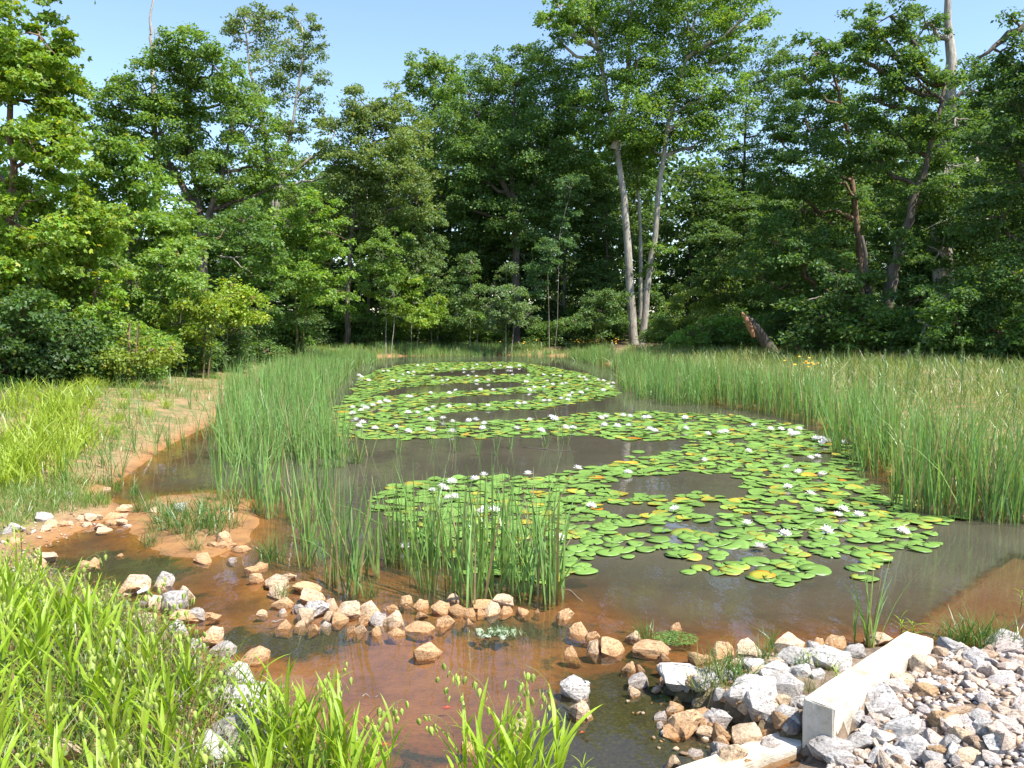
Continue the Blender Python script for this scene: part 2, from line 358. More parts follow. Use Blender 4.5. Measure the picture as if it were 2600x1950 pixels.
def mat_rock():
    m, nt, out, nd = newmat('granite_rock'); L = nt.links.new
    tc = nd('TexCoord'); V = tc.outputs['Object']; oi = nd('ObjectInfo'); geo = nd('NewGeometry')
    ofs = nd('VectorMath', operation='ADD'); L(V, ofs.inputs[0])
    cmb = nd('VectorMath', operation='SCALE', i_Scale=37.0); L(oi.outputs['Random'], cmb.inputs[0]); L(cmb.outputs[0], ofs.inputs[1]); V = ofs.outputs[0]
    sp = nd('TexNoise', i_Scale=11.0, i_Detail=6.0, i_Roughness=0.8); L(V, sp.inputs['Vector'])
    mp = nd('Mapping'); mp.inputs['Scale'].default_value = (2, 2.5, 9); mp.inputs['Rotation'].default_value = (0.5, 0.3, 0); L(V, mp.inputs[0])
    bd = nd('TexNoise', i_Scale=1.2, i_Detail=4.0, i_Distortion=0.8); L(mp.outputs[0], bd.inputs['Vector'])
    s1 = nd('Math', operation='MULTIPLY_ADD', i_1=0.75); L(sp.outputs[0], s1.inputs[0])
    s2 = nd('Math', operation='MULTIPLY', i_1=0.3); L(bd.outputs[0], s2.inputs[0]); L(s2.outputs[0], s1.inputs[2])
    sr = ramp(nd, [(0.4, (0.16, 0.15, 0.16)), (0.47, (0.68, 0.67, 0.66)), (0.57, (1.2, 1.18, 1.15))]); L(s1.outputs[0], sr.inputs[0])
    mu = nd('VectorMath', operation='MULTIPLY'); L(sr.outputs[0], mu.inputs[0]); L(oi.outputs['Color'], mu.inputs[1])
    # rust film near the waterline and in blotches
    sx = nd('SeparateXYZ'); L(geo.outputs['Position'], sx.inputs[0])
    bl = nd('TexNoise', i_Scale=3.0, i_Detail=3.0); L(V, bl.inputs['Vector'])
    h = nd('MapRange', i_1=0.10, i_2=0.015, i_3=0.0, i_4=0.75); L(sx.outputs['Z'], h.inputs[0])
    hb = nd('Math', operation='MULTIPLY_ADD', i_1=0.8, i_2=-0.35); L(bl.outputs[0], hb.inputs[0])
    ha = nd('Math', operation='ADD', use_clamp=True); L(h.outputs[0], ha.inputs[0]); L(hb.outputs[0], ha.inputs[1])
    hm = nd('Math', operation='MULTIPLY', use_clamp=True); L(ha.outputs[0], hm.inputs[0]); L(oi.outputs['Alpha'], hm.inputs[1])
    rc = ramp(nd, [(0.35, (0.28, 0.13, 0.045)), (0.65, (0.5, 0.27, 0.11))]); L(sp.outputs[0], rc.inputs[0])
    mx = nd('Mix', data_type='RGBA'); L(hm.outputs[0], mx.inputs[0]); L(mu.outputs[0], mx.inputs[6]); L(rc.outputs[0], mx.inputs[7])
    b = nd('BsdfPrincipled', i_Roughness=0.85); L(mx.outputs[2], b.inputs['Base Color'])
    bm = nd('Bump', i_Strength=0.9, i_Distance=0.02); L(s1.outputs[0], bm.inputs['Height']); L(bm.outputs[0], b.inputs['Normal'])
    L(b.outputs[0], out.inputs[0]); return m
M_ROCK = mat_rock()
def mat_gravel():
    m, nt, out, nd = newmat('gravel_stone'); L = nt.links.new
    a = nd('Attribute', attribute_name='Col'); tc = nd('TexCoord')
    sp = nd('TexNoise', i_Scale=60.0, i_Detail=5.0, i_Roughness=0.75); L(tc.outputs['Object'], sp.inputs['Vector'])
    sr = ramp(nd, [(0.35, (0.5, 0.49, 0.48)), (0.6, (1.15, 1.13, 1.1))]); L(sp.outputs[0], sr.inputs[0])
    mu = nd('VectorMath', operation='MULTIPLY'); L(sr.outputs[0], mu.inputs[0]); L(a.outputs['Color'], mu.inputs[1])
    b = nd('BsdfPrincipled', i_Roughness=0.85); L(mu.outputs[0], b.inputs['Base Color'])
    bm = nd('Bump', i_Strength=0.6, i_Distance=0.008); L(sp.outputs[0], bm.inputs['Height']); L(bm.outputs[0], b.inputs['Normal'])
    L(b.outputs[0], out.inputs[0]); return m
M_GRAVEL = mat_gravel()
def mat_concrete():
    m, nt, out, nd = newmat('cast_concrete'); L = nt.links.new
    tc = nd('TexCoord'); V = tc.outputs['Object']; geo = nd('NewGeometry')
    n1 = nd('TexNoise', i_Scale=5.0, i_Detail=6.0, i_Roughness=0.65); L(V, n1.inputs['Vector'])
    n2 = nd('TexNoise', i_Scale=90.0, i_Detail=3.0); L(V, n2.inputs['Vector'])
    r = ramp(nd, [(0.34, (0.33, 0.28, 0.2)), (0.46, (0.52, 0.47, 0.38)), (0.56, (0.6, 0.56, 0.48)), (0.72, (0.66, 0.63, 0.56))]); L(n1.outputs[0], r.inputs[0])
    sx = nd('SeparateXYZ'); L(geo.outputs['Position'], sx.inputs[0])
    h = nd('MapRange', i_1=0.02, i_2=-0.05); L(sx.outputs['Z'], h.inputs[0])
    mx = nd('Mix', data_type='RGBA'); L(h.outputs[0], mx.inputs[0]); L(r.outputs[0], mx.inputs[6]); mx.inputs[7].default_value = (0.24, 0.12, 0.05, 1)
    b = nd('BsdfPrincipled', i_Roughness=0.88); L(mx.outputs[2], b.inputs['Base Color'])
    bm = nd('Bump', i_Strength=0.8, i_Distance=0.006); L(n2.outputs[0], bm.inputs['Height']); L(bm.outputs[0], b.inputs['Normal'])
    L(b.outputs[0], out.inputs[0]); return m
M_CONC = mat_concrete()
def flat_mat(name, c, rough=0.6):
    m, nt, out, nd = newmat(name); L = nt.links.new
    tc = nd('TexCoord'); n = nd('TexNoise', i_Scale=60.0, i_Detail=3.0); L(tc.outputs['Object'], n.inputs['Vector'])
    r = ramp(nd, [(0.3, tuple(v * 0.75 for v in c)), (0.7, tuple(min(v * 1.15, 0.95) for v in c))]); L(n.outputs[0], r.inputs[0])
    b = nd('BsdfPrincipled', i_Roughness=rough); L(r.outputs[0], b.inputs['Base Color']); L(b.outputs[0], out.inputs[0]); return m
M_STAMEN = flat_mat('stamen_yellow', (0.75, 0.5, 0.06))
M_WHITE = flat_mat('white_plastic', (0.8, 0.8, 0.78), 0.4)
M_ORANGE = flat_mat('goldfish_orange', (0.75, 0.12, 0.03), 0.35)
M_BLACK = flat_mat('insect_black', (0.02, 0.02, 0.02), 0.3)
M_POST = flat_mat('weathered_post', (0.5, 0.52, 0.42), 0.8)
M_FLOWER = flat_mat('wildflower_orange', (0.85, 0.4, 0.02), 0.6)

# ------------------------------------------------------------------ ground and water
na = 360; nr = 310
ang = np.radians(np.linspace(-82, 82, na)); rad = np.concatenate([np.array([0.3, 0.8, 1.2, 1.6]), 2.0 * (95 / 2.0) ** np.linspace(0, 1, nr), np.array([130, 200, 400, 900.])])
A, R = np.meshgrid(ang, rad); gx = (R * np.sin(A)); gy = (R * np.cos(A) - 0.2)
gz = terr(gx.ravel(), gy.ravel()).reshape(gx.shape)
nrr = len(rad); idx = np.arange(nrr * na).reshape(nrr, na)
quads = np.stack([idx[:-1, :-1], idx[:-1, 1:], idx[1:, 1:], idx[1:, :-1]], -1).reshape(-1, 4)
gV = np.stack([gx, gy, gz], -1).reshape(-1, 3)
gme = mesh_np('ground', gV, [quads], M_GROUND, smooth=True)
fx, fy, fz = gV.T
dp = sdist(fx, fy, POND)
wallb = (fx - WA[0]) * N[0] + (fy - WA[1]) * N[1]
attr(gme, 'wet', sstep(0.075, 0.0, fz) * (dp > -0.5))
treeline = 19 + 0 * fx
pxy = project(gV)
lit = np.maximum(np.maximum(sstep(46.5, 50, fy), sstep(-10.2, -12.5, fx + 0.30 * (fy - 20) * (fy > 20) * 0.4)), sstep(13.5, 16, fx - 0.1 * (30 - fy)))
lit = np.where(dp > -1.5, 0, lit) * (fy > 8)
attr(gme, 'litter', np.clip(lit, 0, 1))
attr(gme, 'green', np.clip(0.75 * sstep(-0.1, -0.8, dp) + 0.9 * sstep(3, 8, fx) + 0.3 * (fy < 6), 0, 1))
attr(gme, 'gravel', sstep(0.9, 1.4, fx) * sstep(6.2, 5.4, fy) * (fz > -0.02))
def blob(cx, cy, rx, ry, k): return k * np.exp(-(((fx - cx) / rx) ** 2 + ((fy - cy) / ry) ** 2))
alg = 0.24 + blob(-3.6, 7.3, 1.0, 0.6, .45) + blob(-2.6, 6.4, .9, .35, .3) + blob(0.7, 4.4, .6, .9, .55) + blob(-1.7, 5.6, .7, .3, .4) + blob(-.5, 4.1, .6, .35, .22) + blob(.2, 5.9, 1.2, .25, .25) \
    - blob(-.6, 5.1, .7, .45, .25) - blob(-1.7, 7.0, 1.2, .7, .35) - blob(-2.9, 8.0, .8, .5, .3) - blob(1.5, 6.2, 1.2, .4, .12)
attr(gme, 'algae', alg)
obj('ground', gme, kind='structure', label='orange clay banks and pond bed with straw litter', cat='ground')
keep = (gz[:-1, :-1] < 0.02) | (gz[1:, 1:] < 0.02) | (gz[1:, :-1] < 0.02) | (gz[:-1, 1:] < 0.02)
rr = R[:-1, :-1]; keep &= (rr > 1.5) & (rr < 80) & (sdist(gx[:-1, :-1].ravel(), gy[:-1, :-1].ravel(), POND).reshape(keep.shape) > -0.6)
wq = quads[keep.ravel()]; used, inv = np.unique(wq, return_inverse=True); wV = gV[used].copy(); depth = np.maximum(-wV[:, 2], 0); wV[:, 2] = 0
wme = mesh_np('pond_water', wV, [inv.reshape(-1, 4)], M_WATER, smooth=True)
turb = 2.6 + 7.5 * sstep(5.5, 8.5, wV[:, 1]) + 7.0 * sstep(0.2, 1.6, wV[:, 0]) * sstep(5.2, 6.4, wV[:, 1])
lq0 = P(2338, 1592, -0.05)[:2]; lq1 = P(2620, 1378, -0.05)[:2]; lu = (lq1 - lq0) / np.linalg.norm(lq1 - lq0); ln_ = np.array([lu[1], -lu[0]]); la = (wV[:, :2] - lq0) @ lu; lb = (wV[:, :2] - lq0) @ ln_
depth = np.where((la > -.1) & (la < 2.5) & (lb > -.02) & (lb < .52), np.minimum(depth, .035), depth)
attr(wme, 'murk', np.clip(1 - np.exp(-depth * turb), 0, 0.97))
obj('pond_water', wme, kind='structure', label='still muddy brown pond water with reflections', cat='water')

# ------------------------------------------------------------------ weir wall
def box_bm(name, origin, lu, wn_, z0, z1, mat, bevel=0.006):
    bm = bmesh.new(); vs = []
    for z in (z0, z1):
        for a, b in ((0, 0), (lu, 0), (lu, wn_), (0, wn_)):
            q = origin + U * a + N * b; vs.append(bm.verts.new((q[0], q[1], z)))
    for f in ((3, 2, 1, 0), (4, 5, 6, 7), (0, 1, 5, 4), (1, 2, 6, 5), (2, 3, 7, 6), (3, 0, 4, 7)): bm.faces.new([vs[i] for i in f])
    bmesh.ops.bevel(bm, geom=bm.edges[:], offset=bevel, segments=2, affect='EDGES')
    rng = np.random.default_rng(5)
    bmesh.ops.subdivide_edges(bm, edges=[e for e in bm.edges if e.calc_length() > 0.1], cuts=6, use_grid_fill=True)
    for v in bm.verts: v.co += Vector(rng.normal(0, 0.002, 3))
    bmesh.ops.recalc_face_normals(bm, faces=bm.faces[:])
    me = bpy.data.meshes.new(name); bm.to_mesh(me); bm.free(); me.materials.append(mat); return me
wall = obj('weir_wall', None, label='stepped pale concrete weir wall rising between boulders and gravel', cat='wall')
obj('raised_wall', box_bm('raised_wall', WA, 1.33, 0.17, -0.4, 0.30, M_CONC), wall)
q0 = P(2338, 1592, -0.05)[:2]; q1 = P(2620, 1378, -0.05)[:2]; UU, NN = U.copy(), N.copy()
U = np.array([-0.87, -0.493]); N = np.array([-0.493, 0.87]); obj('low_sill', box_bm('low_sill', WA - U * 0.07, 1.3, 0.17, -0.4, 0.035, M_CONC), wall)
U = (q1 - q0) / np.linalg.norm(q1 - q0); N = np.array([U[1], -U[0]])
obj('sunken_ledge', box_bm('sunken_ledge', q0 - U * 0.1, 2.6, 0.5, -0.45, -0.045, M_CONC, 0.02), wall, label='silt covered concrete ledge under the water')
U, N = UU, NN

# ------------------------------------------------------------------ rocks
def rock_mesh(seed, npts=15, flat=0.75, sub=1, rnd=0.06):
    r = np.random.default_rng(seed); bm = bmesh.new()
    p = r.normal(size=(npts, 3)); p /= np.linalg.norm(p, axis=1, keepdims=True); p *= r.uniform(0.85, 1.1, (npts, 1)); p *= np.array([1, r.uniform(.65, .95), flat])
    vs = [bm.verts.new(q) for q in p]; res = bmesh.ops.convex_hull(bm, input=vs)
    bmesh.ops.delete(bm, geom=[v for v in bm.verts if not v.link_faces], context='VERTS')
    if sub:
        bmesh.ops.subdivide_edges(bm, edges=bm.edges[:], cuts=2, use_grid_fill=True, smooth=rnd)
        bmesh.ops.triangulate(bm, faces=bm.faces[:])
        bmesh.ops.smooth_vert(bm, verts=bm.verts[:], factor=0.3, use_axis_x=True, use_axis_y=True, use_axis_z=True)
        for v in bm.verts: v.co += v.normal * float(r.normal(0, 0.03))
    co = np.array([v.co for v in bm.verts]); mn, mx = co.min(0), co.max(0)
    for v in bm.verts:
        c = (np.array(v.co) - (mn + mx) / 2) / (mx - mn)       # unit box
        v.co = c
    bmesh.ops.recalc_face_normals(bm, faces=bm.faces[:])
    me = bpy.data.meshes.new('rock'); bm.to_mesh(me); bm.free(); me.materials.append(M_ROCK); return me
ROCKS = [rock_mesh(100 + i, npts=11 + i % 5) for i in range(16)]
TONES = {'tan': ((0.60, 0.46, 0.32), 0.5, 'tan'), 'rust': ((0.58, 0.38, 0.22), 0.75, 'rusty orange'), 'grey': ((0.42, 0.40, 0.385), 0.35, 'grey speckled'),
         'white': ((0.54, 0.52, 0.50), 0.2, 'whitish granite'), 'dark': ((0.2, 0.19, 0.19), 0.2, 'dark grey'), 'brown': ((0.4, 0.26, 0.14), 0.6, 'brown')}
def place_rock(px, py, w, h, tone, label, group, rng, sink=0.28, name='rock', variant=None, yaw=None, cat='rock'):
    """px,py centre of the visible rock, w,h visible pixel size"""
    b = G(px, py + h * 0.42)[0]
    d = b[1]
    wm = w * d / F * 1.22
    hm = max(h * d / F, 0.22 * wm)
    hm = min(hm, wm * 0.62)
    o = bpy.data.objects.new(name, ROCKS[int(rng.integers(len(ROCKS))) if variant is None else variant]); COL.objects.link(o)
    dep = wm * rng.uniform(0.65, 0.9)
    ca = rng.uniform(-0.35, 0.35) if yaw is None else yaw
    yb = b[1] + dep * 0.35; top = b[2] + hm; bot = min(b[2] - hm * 0.4, tz(b[0], yb) - 0.03, tz(b[0], b[1]) - 0.02); full = top - bot
    o.location = (b[0], yb, (top + bot) / 2)
    o.scale = (wm, dep, full); o.rotation_euler = (rng.uniform(-.12, .12), rng.uniform(-.15, .15), ca)
    c, a, word = TONES[tone]; k = rng.uniform(0.88, 1.12)
    o.color = (c[0] * k, c[1] * k, c[2] * k, a)
    o['label'] = label; o['category'] = cat; o['group'] = group
    return o
def sized(w, d=6.0): return 'large' if w > 62 else ('mid-sized' if w > 36 else 'small')
def rock_set(rows, sx, ox, oy, zone, group, seed, order='left'):
    rng = np.random.default_rng(seed)
    L = sorted([(ox + r[0] / sx, oy + r[1] / sx, r[2] / sx, r[3] / sx, r[4]) for r in rows])
    cnt = {}
    for px, py, w, h, t in L:
        k = (sized(w), TONES[t][2]); i = cnt.get(k, 0); cnt[k] = i + 1
    seen = {}
    for px, py, w, h, t in L:
        k = (sized(w), TONES[t][2]); i = seen.get(k, 0); seen[k] = i + 1
        pos = '' if cnt[k] == 1 else ', %s from left' % nth(i)
        kind = 'flat rock' if h < 0.36 * w else 'rock'
        place_rock(px, py, w, h, t, '%s %s %s %s%s' % (k[0], k[1], kind, zone, pos), group, rng)
rock_set([(135, 340, 85, 60, 'rust'), (270, 370, 150, 90, 'tan'), (270, 440, 130, 80, 'tan'), (315, 510, 120, 70, 'rust'), (180, 575, 70, 40, 'tan'), (320, 570, 70, 25, 'grey'),
          (345, 322, 110, 35, 'tan'), (490, 408, 190, 40, 'rust'), (525, 465, 150, 80, 'tan'), (545, 550, 155, 130, 'white'), (430, 545, 80, 60, 'grey'), (460, 600, 125, 85, 'tan'),
          (655, 525, 100, 70, 'tan'), (645, 600, 80, 70, 'tan'), (715, 625, 120, 70, 'rust'), (790, 572, 165, 95, 'tan'), (935, 560, 135, 95, 'tan'), (990, 615, 110, 110, 'grey'),
          (1095, 622, 145, 120, 'tan'), (890, 632, 90, 60, 'rust'), (800, 690, 80, 50, 'rust'), (860, 688, 80, 75, 'tan'), (970, 702, 110, 70, 'rust'), (1120, 717, 115, 42, 'rust'),
          (1280, 678, 185, 62, 'rust'), (1080, 540, 90, 40, 'rust'), (1185, 492, 100, 50, 'rust'), (1295, 525, 90, 60, 'rust'), (1430, 545, 115, 75, 'rust'), (1525, 475, 80, 60, 'tan'),
          (1290, 592, 90, 40, 'brown'), (1550, 558, 120, 60, 'brown'), (1640, 585, 90, 50, 'brown'), (1685, 505, 42, 35, 'rust'), (1740, 522, 150, 45, 'rust'), (1710, 570, 60, 55, 'rust'),
          (1790, 552, 115, 82, 'tan'), (1872, 502, 135, 88, 'tan'), (1885, 562, 100, 52, 'rust'), (1455, 640, 130, 70, 'rust'), (1630, 636, 80, 36, 'rust'), (2015, 570, 80, 40, 'rust'),
          (2110, 558, 42, 28, 'rust'), (325, 667, 97, 57, 'rust'), (530, 672, 80, 50, 'rust'), (620, 660, 70, 30, 'grey'), (440, 652, 70, 50, 'tan'), (35, 130, 95, 32, 'rust'),
          (160, 245, 85, 42, 'rust'), (105, 270, 100, 26, 'rust')], 2.765, 600, 1350, 'in the stone row across the pool', 'stones in the row across the pool', 11)
rock_set([(230, 172, 150, 62, 'tan'), (238, 208, 95, 62, 'rust'), (535, 218, 130, 40, 'rust'), (575, 195, 62, 40, 'rust'), (740, 148, 45, 16, 'rust'), (1250, 178, 112, 56, 'rust'),
          (1437, 186, 56, 26, 'grey'), (785, 368, 155, 72, 'rust'), (985, 332, 80, 42, 'tan'), (1022, 362, 36, 26, 'tan'), (1130, 550, 180, 60, 'rust'), (1290, 532, 110, 44, 'rust'),
          (835, 600, 175, 85, 'tan'), (930, 655, 145, 72, 'tan'), (1110, 672, 100, 52, 'rust'), (1312, 690, 112, 80, 'rust'), (1578, 790, 145, 82, 'rust'),
          (1385, 38, 110, 72, 'rust'), (1320, 82, 60, 32, 'rust'), (1375, 90, 62, 40, 'rust'), (1430, 95, 60, 32, 'rust'), (1500, 112, 100, 30, 'rust'), (800, 500, 60, 40, 'rust'), (710, 520, 80, 60, 'tan')],
         2.458, 0, 1350, 'standing in the shallow left pool', 'stones in the shallow left pool', 12)
rock_set([(1240, 920, 155, 115, 'tan'), (1110, 920, 100, 70, 'tan'), (1530, 910, 235, 75, 'rust'), (1700, 900, 120, 60, 'tan'), (1705, 982, 140, 82, 'tan'), (1355, 915, 120, 80, 'tan'),
          (1530, 985, 170, 55, 'rust'), (1365, 1042, 165, 75, 'tan'), (1440, 1088, 180, 50, 'tan'), (600, 925, 190, 140, 'grey'), (650, 1015, 205, 75, 'rust'), (605, 1072, 145, 85, 'tan'),
          (825, 1002, 175, 65, 'rust'), (960, 1005, 85, 65, 'tan'), (1090, 1010, 92, 55, 'rust'), (1200, 1003, 125, 42, 'tan'), (1755, 768, 160, 50, 'tan'), (1690, 815, 180, 42, 'rust'),
          (50, 1112, 120, 95, 'grey'), (195, 1075, 210, 125, 'white'), (190, 1245, 155, 65, 'rust'), (945, 605, 125, 95, 'grey'), (1480, 512, 95, 42, 'tan'), (2130, 815, 130, 80, 'tan'), (2500, 790, 160, 120, 'white'), (1780, 1035, 110, 30, 'grey')],
         5.53, 0, 1150, 'piled along the left bank edge', 'stones along the left bank edge', 13)
rock_set([(700, 765, 160, 66, 'rust'), (1562, 525, 102, 64, 'rust'), (1655, 632, 125, 64, 'rust'), (1730, 652, 90, 42, 'rust'), (1990, 655, 102, 48, 'tan'), (1750, 735, 92, 72, 'tan'),
          (1862, 735, 130, 100, 'rust'), (2110, 742, 195, 78, 'rust'), (2190, 790, 64, 42, 'rust'), (1625, 995, 165, 125, 'white'), (1655, 1115, 140, 140, 'tan'), (1960, 852, 92, 74, 'rust'),
          (2035, 862, 52, 55, 'rust'), (2022, 925, 112, 135, 'grey'), (1990, 1000, 72, 82, 'tan'), (1275, 1225, 120, 90, 'tan'), (960, 1352, 90, 50, 'rust'), (1610, 768, 92, 60, 'brown')],
         2.458, 800, 1350, 'in the dark pool before the weir', 'stones in the pool before the weir', 14)
rock_set([(40, 605, 72, 62, 'rust'), (330, 765, 145, 95, 'rust'), (200, 805, 115, 62, 'rust'), (515, 748, 142, 82, 'tan'), (770, 725, 175, 92, 'tan'), (940, 697, 62, 52, 'rust'), (1050, 705, 115, 62, 'rust'),
          (1330, 685, 155, 70, 'tan'), (815, 802, 215, 95, 'grey'), (1020, 815, 235, 115, 'white'), (965, 750, 130, 52, 'white'), (1168, 770, 112, 72, 'grey'), (685, 888, 165, 72, 'white'),
          (832, 882, 135, 84, 'white'), (930, 900, 82, 62, 'white'), (660, 832, 95, 72, 'tan'), (420, 835, 102, 84, 'tan'), (590, 902, 140, 62, 'tan'), (85, 960, 240, 130, 'white'), (555, 1030, 285, 155, 'white'),
          (770, 990, 185, 165, 'grey'), (112, 1182, 195, 210, 'rust'), (290, 1180, 155, 122, 'grey'), (422, 1152, 130, 112, 'grey'), (585, 1195, 185, 160, 'grey'), (742, 1165, 140, 125, 'grey'),
          (785, 1215, 92, 122, 'dark'), (722, 1272, 112, 132, 'brown'), (500, 1290, 175, 140, 'tan'), (342, 1292, 125, 84, 'brown'), (622, 1345, 145, 122, 'grey'), (400, 1415, 175, 140, 'tan'), (20, 1092, 64, 100, 'tan'),
          (25, 1440, 90, 95, 'tan'), (232, 1262, 110, 62, 'tan'), (540, 850, 130, 80, 'white'), (290, 880, 140, 62, 'tan'), (320, 1050, 90, 60, 'grey'), (660, 1120, 80, 60, 'tan'), (250, 800, 60, 40, 'rust'), (850, 1080, 90, 80, 'white'), (600, 1270, 80, 60, 'brown'), (480, 1090, 80, 60, 'tan')],
         2.458, 1700, 1350, 'in the riprap left of the weir wall', 'riprap boulders left of the weir', 15)
fl = np.random.default_rng(19); fill_rows = []
for _ in range(95):
    fill_rows.append((fl.uniform(1665, 2040), fl.uniform(1690, 1945), fl.uniform(18, 48), fl.uniform(14, 36), fl.choice(['tan', 'grey', 'grey', 'brown', 'rust', 'white'])))
rock_set([r_ for r_ in fill_rows if r_[0] > 1640 + 0.0 * r_[1] and not (r_[0] > 1900 and r_[1] > 2140 - 0.13 * r_[0]) and not (r_[0] < 1760 and r_[1] > 1870)], 1.0, 0, 0, 'filling the riprap gaps', 'small filler stones in the riprap', 18)
rock_set([(1375, 1105, 240, 160, 'grey'), (1150, 1180, 195, 170, 'grey'), (1370, 1265, 125, 122, 'brown'), (1490, 1235, 260, 150, 'white'), (1782, 1232, 185, 112, 'brown'), (1035, 1400, 230, 130, 'grey'),
          (1212, 1335, 205, 112, 'grey'), (1062, 1445, 155, 100, 'white'), (1590, 1372, 195, 115, 'white'), (1490, 1345, 90, 90, 'grey'), (1772, 1335, 125, 122, 'grey'), (2120, 695, 205, 115, 'grey'), (1800, 735, 135, 112, 'grey'),
          (1625, 842, 155, 102, 'tan'), (1700, 1390, 120, 80, 'brown'), (1260, 1270, 110, 80, 'white'), (1860, 1300, 120, 90, 'tan'), (1480, 1440, 160, 80, 'white'), (1310, 1420, 140, 90, 'grey'), (1240, 1110, 60, 70, 'brown'),
          (1960, 800, 160, 90, 'grey'), (2020, 1250, 150, 90, 'white'), (1640, 1000, 150, 70, 'brown'), (1480, 940, 140, 80, 'tan'), (1960, 1180, 120, 80, 'grey'), (1700, 1440, 150, 70, 'grey'), (1900, 1430, 150, 70, 'tan'), (2100, 1360, 160, 90, 'white'), (1400, 800, 60, 60, 'brown')],
         2.458, 1700, 1350, 'on the gravel right of the weir wall', 'boulders on the gravel right of the weir', 16)
rock_set([(430, 1530, 62, 62, 'grey'), (440, 1600, 62, 50, 'white'), (500, 1560, 40, 40, 'grey'), (360, 1575, 50, 42, 'white'), (330, 1490, 70, 46, 'tan'), (410, 1475, 48, 36, 'grey'), (500, 1640, 42, 42, 'white'), (480, 1690, 50, 50, 'grey'), (560, 1650, 50, 42, 'grey'), (590, 1720, 95, 80, 'white'),
          (600, 1800, 110, 85, 'white'), (580, 1870, 115, 90, 'grey'), (540, 1930, 115, 70, 'white'), (630, 1760, 70, 50, 'grey'), (560, 1780, 60, 50, 'white'), (620, 1930, 80, 60, 'grey'), (440, 1780, 50, 44, 'grey'), (350, 1720, 45, 38, 'white'), (280, 1640, 50, 44, 'grey'), (680, 1880, 50, 44, 'white'), (110, 1925, 120, 85, 'tan'), (150, 1560, 65, 44, 'grey'), (700, 1930, 60, 45, 'white'), (220, 1530, 58, 38, 'grey'), (470, 1510, 40, 34, 'tan'), (390, 1530, 45, 40, 'tan'), (540, 1610, 40, 34, 'tan')],
         1.0, 0, 0, 'half hidden among the broad grass', 'stones under the foreground grass', 17)

# gravel: the ~170 largest stones as things, the rest one mass
gr = np.random.default_rng(21)
GREG = [(2360, 1640), (2480, 1665), (2620, 1650), (2660, 2050), (2060, 2050), (2060, 1900), (2130, 1800), (2240, 1715)]
c = gr.uniform([1.4, 2.6], [4.2, 6.2], (15000, 2)); cz = terr(c[:, 0], c[:, 1]); cp = project(np.column_stack([c, cz]))
bb = (c[:, 0] - WA[0]) * N[0] + (c[:, 1] - WA[1]) * N[1]
ok = in_poly(cp, GREG) & (cz > 0.0) & (bb > 0.21); c = c[ok]; cz = cz[ok]; cp = cp[ok]
sz = gr.lognormal(math.log(0.03), 0.42, len(c)) * np.where(cp[:, 1] > 1780, 1.15, 1.0)
GT = [(0.55, 0.47, 0.42), (0.50, 0.40, 0.32), (0.45, 0.32, 0.22), (0.62, 0.58, 0.55), (0.36, 0.26, 0.19), (0.44, 0.40, 0.39), (0.6, 0.48, 0.39)]
GN = ['pale beige', 'beige', 'light brown', 'whitish', 'brown', 'grey', 'cream']
order_ = np.argsort(-sz); big = order_[:180]; rest = order_[180:]
for k, i in enumerate(big):
    t = int(gr.integers(len(GT))); o = bpy.data.objects.new('gravel_stone', ROCKS[int(gr.integers(16))]); COL.objects.link(o)
    s = sz[i]; o.scale = (s * gr.uniform(1.2, 1.8), s * gr.uniform(0.9, 1.4), s * gr.uniform(.7, 1.1)); o.location = (c[i, 0], c[i, 1], cz[i] + s * 0.3)
    o.rotation_euler = (gr.uniform(-.5, .5), gr.uniform(-.5, .5), gr.uniform(0, 6.28)); o.color = (*GT[t], 0.15)
    o['label'] = '%s loose gravel stone on the heap right of the weir wall' % GN[t]; o['category'] = 'stone'; o['group'] = 'loose gravel stones right of the weir'
small = [rock_mesh(300 + i, npts=9, sub=0) for i in range(6)]
def rock_mass(pts, zz, s, cols, rng):
    parts = []
    sv = [(np.array([v.co for v in m.vertices]), np.array([list(p.vertices) for p in m.polygons])) for m in small]
    for i in range(len(pts)):
        V, Ft = sv[int(rng.integers(6))]
        e = Matrix.Rotation(rng.uniform(0, 6.28), 3, 'Z') @ Matrix.Rotation(rng.uniform(-.6, .6), 3, 'X')
        V2 = (V * np.array([s[i] * rng.uniform(1.2, 1.8), s[i] * rng.uniform(.9, 1.3), s[i] * rng.uniform(.7, 1)])) @ np.array(e).T + np.array([pts[i, 0], pts[i, 1], zz[i] + s[i] * 0.25])
        parts.append((V2, [Ft], np.array(cols[int(rng.integers(len(cols)))]) * rng.uniform(.85, 1.12)))
    return merge(parts)
V, Fl, Cc = rock_mass(c[rest], cz[rest], sz[rest] * 0.9, GT, gr)
obj('gravel', mesh_np('gravel', V, Fl, M_GRAVEL, Cc), kind='stuff', label='loose mixed gravel filling behind the weir wall', cat='gravel')
# pebbles in the riprap and on the left bank
c = gr.uniform([-5.5, 3.0], [2.2, 9], (5000, 2)); cz = terr(c[:, 0], c[:, 1]); cp = project(np.column_stack([c, cz])); cd = sdist(c[:, 0], c[:, 1], POND)
bb = (c[:, 0] - WA[0]) * N[0] + (c[:, 1] - WA[1]) * N[1]
sl_ = (c - WA) @ np.array([-0.87, -0.493]); sw_ = (c - WA) @ np.array([-0.493, 0.87]); ok = (bb < -0.03) & ~((sl_ > -.1) & (sl_ < 1.4) & (sw_ > -.3) & (sw_ < .22)) & (cd < 0.12) & (cd > -0.55) & (cp[:, 1] < 2000); c = c[ok]; cz = cz[ok]
V, Fl, Cc = rock_mass(c, cz, gr.lognormal(math.log(0.022), 0.45, len(c)), [(0.42, 0.3, 0.2), (0.5, 0.36, 0.24), (0.3, 0.2, 0.12), (0.45, 0.42, 0.38)], gr)
